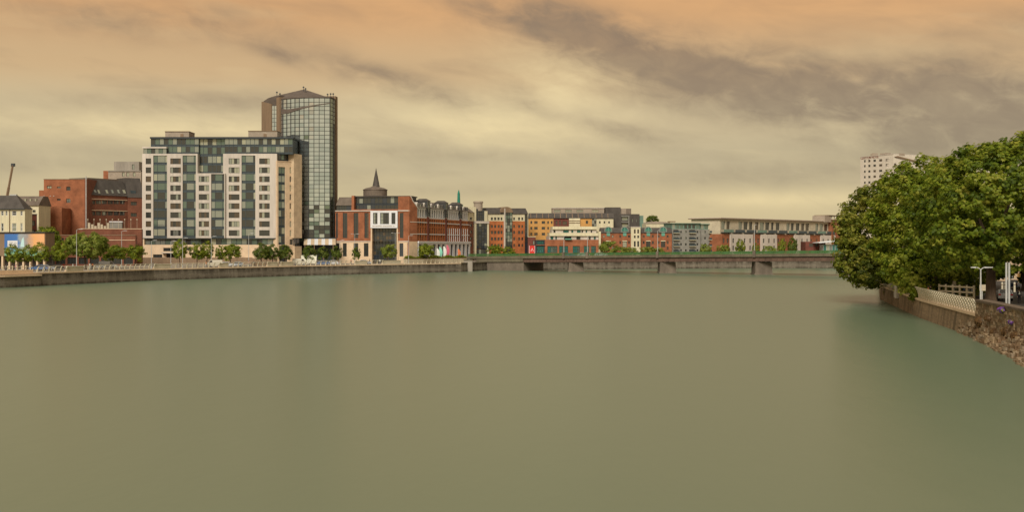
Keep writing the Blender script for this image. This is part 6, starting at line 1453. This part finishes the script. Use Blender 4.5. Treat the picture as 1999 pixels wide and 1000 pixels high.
bodies = [body_mesh(0), body_mesh(1)]
M_skin = mat('skin', (196, 150, 116), .6, 0); M_hair = mat('hair', (58, 42, 30), .7, 0); M_shoe = mat('shoe_leather', (40, 32, 28), .6, 0)
def person(label, loc, rotz, top, legs, pose=0, group=None, shirt=None, hair=M_hair):
    th = thing('person', label, 'person', loc, group, rotz); me = bodies[pose].copy(); me.materials.clear()
    for m_ in (M_skin, top, legs, M_shoe, shirt or top): me.materials.append(m_)
    for pl in me.polygons:
        c = pl.center
        pl.material_index = 0 if c.z > 1.47 or (abs(c.x) > .17 and c.z < .88 and c.z > .6 and pose == 0) or (pose == 1 and abs(c.x) > .19 and c.z < .93 and c.z > .7) else 4 if (shirt and abs(c.x) < .06 and c.y < 0 and 1.1 < c.z) else 1 if c.z > .93 else 3 if c.z < .09 else 2
        pl.use_smooth = True
    o = bpy.data.objects.new('body', me); COL.objects.link(o); o.parent = th
    hy = 0 if pose == 0 else -.05
    mb = MB(); mb.lathe((0, hy + .02, 1.60 - (.02 if pose else 0)), [(.09, -.02), (.112, .06), (.10, .13), (.06, .175), (.01, .19)], hair, 10); mb.local('hair', th, smooth=True)
    return th
C_ = lambda n, c: mat('cloth_' + n, c, .9, .1, 3)
red, navy, wht, grn, gry, blk, blu, pink, org = C_('red', (176, 52, 44)), C_('navy', (44, 46, 62)), C_('white', (222, 214, 200)), C_('green', (96, 110, 72)), C_('grey', (120, 112, 104)), C_('black', (34, 30, 32)), C_('blue', (88, 112, 142)), C_('pink', (196, 120, 116)), C_('orange', (210, 116, 52))
person('person in dark suit and pale shirt standing behind the stone wall', (X(1990, 142), 142, QR), R(10), blk, blk, 0, None, wht)
person('person in red top behind panelled railing, left of the red clad pair', (X(1731, 196), 196, QR + .12), R(120), red, navy, 0)
person('person in red jacket behind panelled railing, right of the red clad pair', (X(1739, 194), 194, QR + .12), R(200), red, gry, 1)
person('person in yellow green top behind the panelled railing', (X(1748, 190), 190, QR + .12), R(30), grn, blk, 0)
person('person in orange top by the white fence under middle tree', (X(1813, 150), 150, QR + .12), R(60), org, blk, 0)
person('person in black top beside orange clad person under middle tree', (X(1817, 152), 152, QR + .12), R(250), blk, navy, 0)
person('person in pale blue top walking behind the white fence', (X(1882, 156), 156, QR + .12), R(90), blu, blk, 1)
GP = 'people along the left promenade'
for px, d, a_, t_, l_, ps, lab in ((12, 270, 80, gry, blk, 0, 'person in grey standing at far left behind parapet posts'), (32, 276, 200, pink, gry, 1, 'person in pink walking before the poster kiosk'), (60, 280, 90, wht, blu, 1, 'person in white walking before right half of poster'),
                                   (125, 293, 270, red, navy, 1, 'person in red walking left of big round tree'), (143, 294, 90, wht, gry, 0, 'person in white standing by lamp under big round tree'), (176, 299, 60, wht, wht, 0, 'person all in white under the big round tree'), (181, 300, 200, org, blk, 1, 'person in orange walking under right side of big round tree'),
                                   (299, 315, 90, gry, navy, 1, 'person in grey walking below left corner of apartment block'), (403, 328, 120, org, gry, 0, 'person in orange beside the cream van'), (486, 340, 80, pink, gry, 1, 'person in pink walking left of cream parasols'), (496, 342, 180, navy, blk, 0, 'person in dark navy standing at left edge of parasols'),
                                   (620, 361, 90, navy, blu, 1, 'person in navy walking before striped canopy'), (686, 374, 200, red, gry, 0, 'person in red standing before left edge of brick office'), (722, 379, 100, blk, blk, 1, 'person in black walking before brick office portal'), (742, 381, 180, wht, gry, 0, 'person in white standing at brick office entrance')):
    person(lab, (X(px, d), d, QL), R(a_), t_, l_, ps, GP)

# ------------------------------------------------------------------ promenade furniture
GL = 'lamp posts along the left promenade'
for px, d, yt, hd, lab in ((150, 282, 449, 1, 'tall pale lamp post before left side of big round tree'), (238, 322, 452, 1, 'lamp post rising behind the wide small tree'), (296, 306, 471, 1, 'lamp post before left corner of pale apartment block'), (334, 316, 472, 1, 'lamp post before the apartment block entrance canopy'), (357, 322, 466, 1, 'lamp post beside the slim tree'),
                           (413, 330, 463, 2, 'double headed lamp post beside cream van'), (486, 342, 457, 1, 'lamp post before bare stone podium'), (693, 384, 458, 2, 'double headed lamp before left side of brick office'), (772, 386, 456, 2, 'double headed lamp beside light green tree'), (798, 388, 461, 1, 'lamp post at gable end of brick office'), (664, 384, 470, 1, 'lamp post between canopy and brick office')):
    lamp('street_lamp', (X(px, d), d, QL), Z(yt, d) - QL, lab, hd, GL, 0, .7, .075)
M_par = mat('parasol_canvas', (216, 182, 134), .8, .1, 1.0)
for k, (px, d, lab) in enumerate(((504, 352, 'leftmost cream cafe parasol beside bare stone podium'), (521, 353, 'second cream cafe parasol from the left'), (538, 355, 'third cream cafe parasol from the left'), (551, 357, 'rightmost cream cafe parasol near turned corner'))):
    th = thing('cafe_parasol', lab, 'parasol', (X(px, d), d, QL), 'cream parasols before the apartment block')
    mb = MB(); mb.tube([(0, 0, 0), (0, 0, 3.2)], .05, M_brown, 6); mb.local('pole', th); mb = MB(); mb.lathe((0, 0, 0), [(1.75, 2.35), (1.72, 2.42), (.9, 2.9), (.05, 3.3)], M_par, 8); mb.local('canopy', th)
    mb = MB(); mb.lathe((0, 0, 0), [(.35, 0), (.35, .08), (.1, .14)], M_dark, 10); mb.local('foot', th)
Fw = Fac(492, 347, 545, 351)
th = thing('cafe_screen', 'low dark brown screen in front of the cream parasols', 'screen', Fw.base())
for k in range(8): part(th, 'panel', lambda m: m.fbox(Fw, Fw.L * k / 8 + .06, Fw.L * (k + 1) / 8 - .06, -.05, .05, QL + .08, QL + 1.2, M_brown)); part(th, 'post', lambda m: m.fbox(Fw, Fw.L * k / 8 - .05, Fw.L * k / 8 + .05, -.06, .06, QL, QL + 1.3, M_dark))
M_sail = mat('sail_canvas', (230, 214, 176), .8, .08, .6)
for px, lab in ((597, 'left peaked cream sail canopy before striped canopy'), (612, 'right peaked cream sail canopy before striped canopy')):
    d = 366; th = thing('sail_canopy', lab, 'canopy', (X(px, d), d, QL), 'cream sail canopies'); mb = MB()
    a = [(-1.2, -1, 3.0), (1.2, -1, 2.2), (1.0, 1, 3.2), (-1.0, 1, 2.2)]; top = [(-1.3, -1, .6), (1.3, -1, .5)]
    mb.quad([a[0], a[1], a[2]], M_sail); mb.quad([a[0], a[2], a[3]], M_sail); mb.quad([top[0], top[1], a[1], a[0]], M_sail); mb.local('canvas', th)
    for q in a:
        mb = MB(); mb.tube([(q[0], q[1], 0), q], .05, M_pole, 6); mb.local('pole', th)
# feather flags and banners before the colonnade
M_ft, M_fp, M_fw_, M_fo = mat('flag_teal', (140, 200, 160), .7, .05), mat('flag_pink', (206, 96, 104), .7, .05), mat('flag_white', (226, 216, 202), .7, .05), mat('flag_orange', (208, 112, 64), .7, .05)
for px, yt, mt, lab in ((853, 485, M_fw_, 'white feather flag left of teal flag before colonnade'), (858, 482, M_ft, 'teal feather flag before the white colonnade'), (866, 481, M_fw_, 'white feather flag right of teal flag before colonnade'), (872, 478, M_fp, 'pink banner flag before the white colonnade'), (894, 486, M_fo, 'orange banner flag before right end of colonnade')):
    d = 410 + (px - 858) * .5; p = (X(px, d), d, QL); th = thing('feather_flag', lab, 'flag', p, 'flags before the colonnade'); h = Z(yt, d) - QL
    mb = MB(); mb.tube([(0, 0, 0), (0, 0, h)], .04, M_pole, 6); mb.local('pole', th)
    mb = MB(); n_ = 6; k = mb.m(mt)
    for i in range(n_ + 1):
        z_ = h * .35 + h * .64 * i / n_; w_ = 1.1 * math.sin(math.pi * (.15 + .75 * i / n_)); mb.v += [(.05, 0, z_), (.05 + w_, .12 * math.sin(i), z_)]
    for i in range(n_): mb.f.append((2 * i, 2 * i + 1, 2 * i + 3, 2 * i + 2)); mb.mi.append(k)
    mb.local('cloth', th)
# red poster panel on the far quay
d = 462; th = thing('advertising_sign', 'bright red poster panel left of corner shop beyond the bridge', 'sign', (X(1039, d), d, QL))
M_redp = mat('red_print', (204, 52, 40), .5, 0)
part(th, 'panel', lambda m: m.box(X(1034, d), X(1044.3, d), d, d + .3, QL + .4, Z(480, d), M_redp)); part(th, 'frame', lambda m: (m.box(X(1033.3, d), X(1034, d), d - .05, d + .35, QL, Z(479.6, d), M_white2), m.box(X(1044.3, d), X(1045, d), d - .05, d + .35, QL, Z(479.6, d), M_white2)))
part(th, 'printed_mark', lambda m: (m.hexa([(X(1036.5, d), d - .02, Z(491, d)), (X(1037.4, d), d - .02, Z(491, d)), (X(1037.4, d), d, Z(491, d)), (X(1036.5, d), d, Z(491, d)), (X(1039, d), d - .02, Z(485, d)), (X(1039.8, d), d - .02, Z(485, d)), (X(1039.8, d), d, Z(485, d)), (X(1039, d), d, Z(485, d))], M_white2),
                                    m.hexa([(X(1041.4, d), d - .025, Z(491, d)), (X(1042.3, d), d - .025, Z(491, d)), (X(1042.3, d), d, Z(491, d)), (X(1041.4, d), d, Z(491, d)), (X(1039.1, d), d - .025, Z(485, d)), (X(1039.9, d), d - .025, Z(485, d)), (X(1039.9, d), d, Z(485, d)), (X(1039.1, d), d, Z(485, d))], M_white2)))
Fk = Fac(1031, 474, 1046, 474)
th = thing('brick_corner', 'narrow maroon brick corner building behind the red poster panel', 'building', Fk.base())
facade(th, Fk, 1031, 463, 1046, None, M_brick4, [Fk.R(1041, 470, 1044, 478)], 0, 9, .3, 'wall', [(G_mid, 1)], M_frame)
part(th, 'parapet', lambda m: m.fbox(Fk, -.1, Fk.L + .1, -9, .15, Fk.z(463, 1038), Fk.z(462, 1038), M_cream))
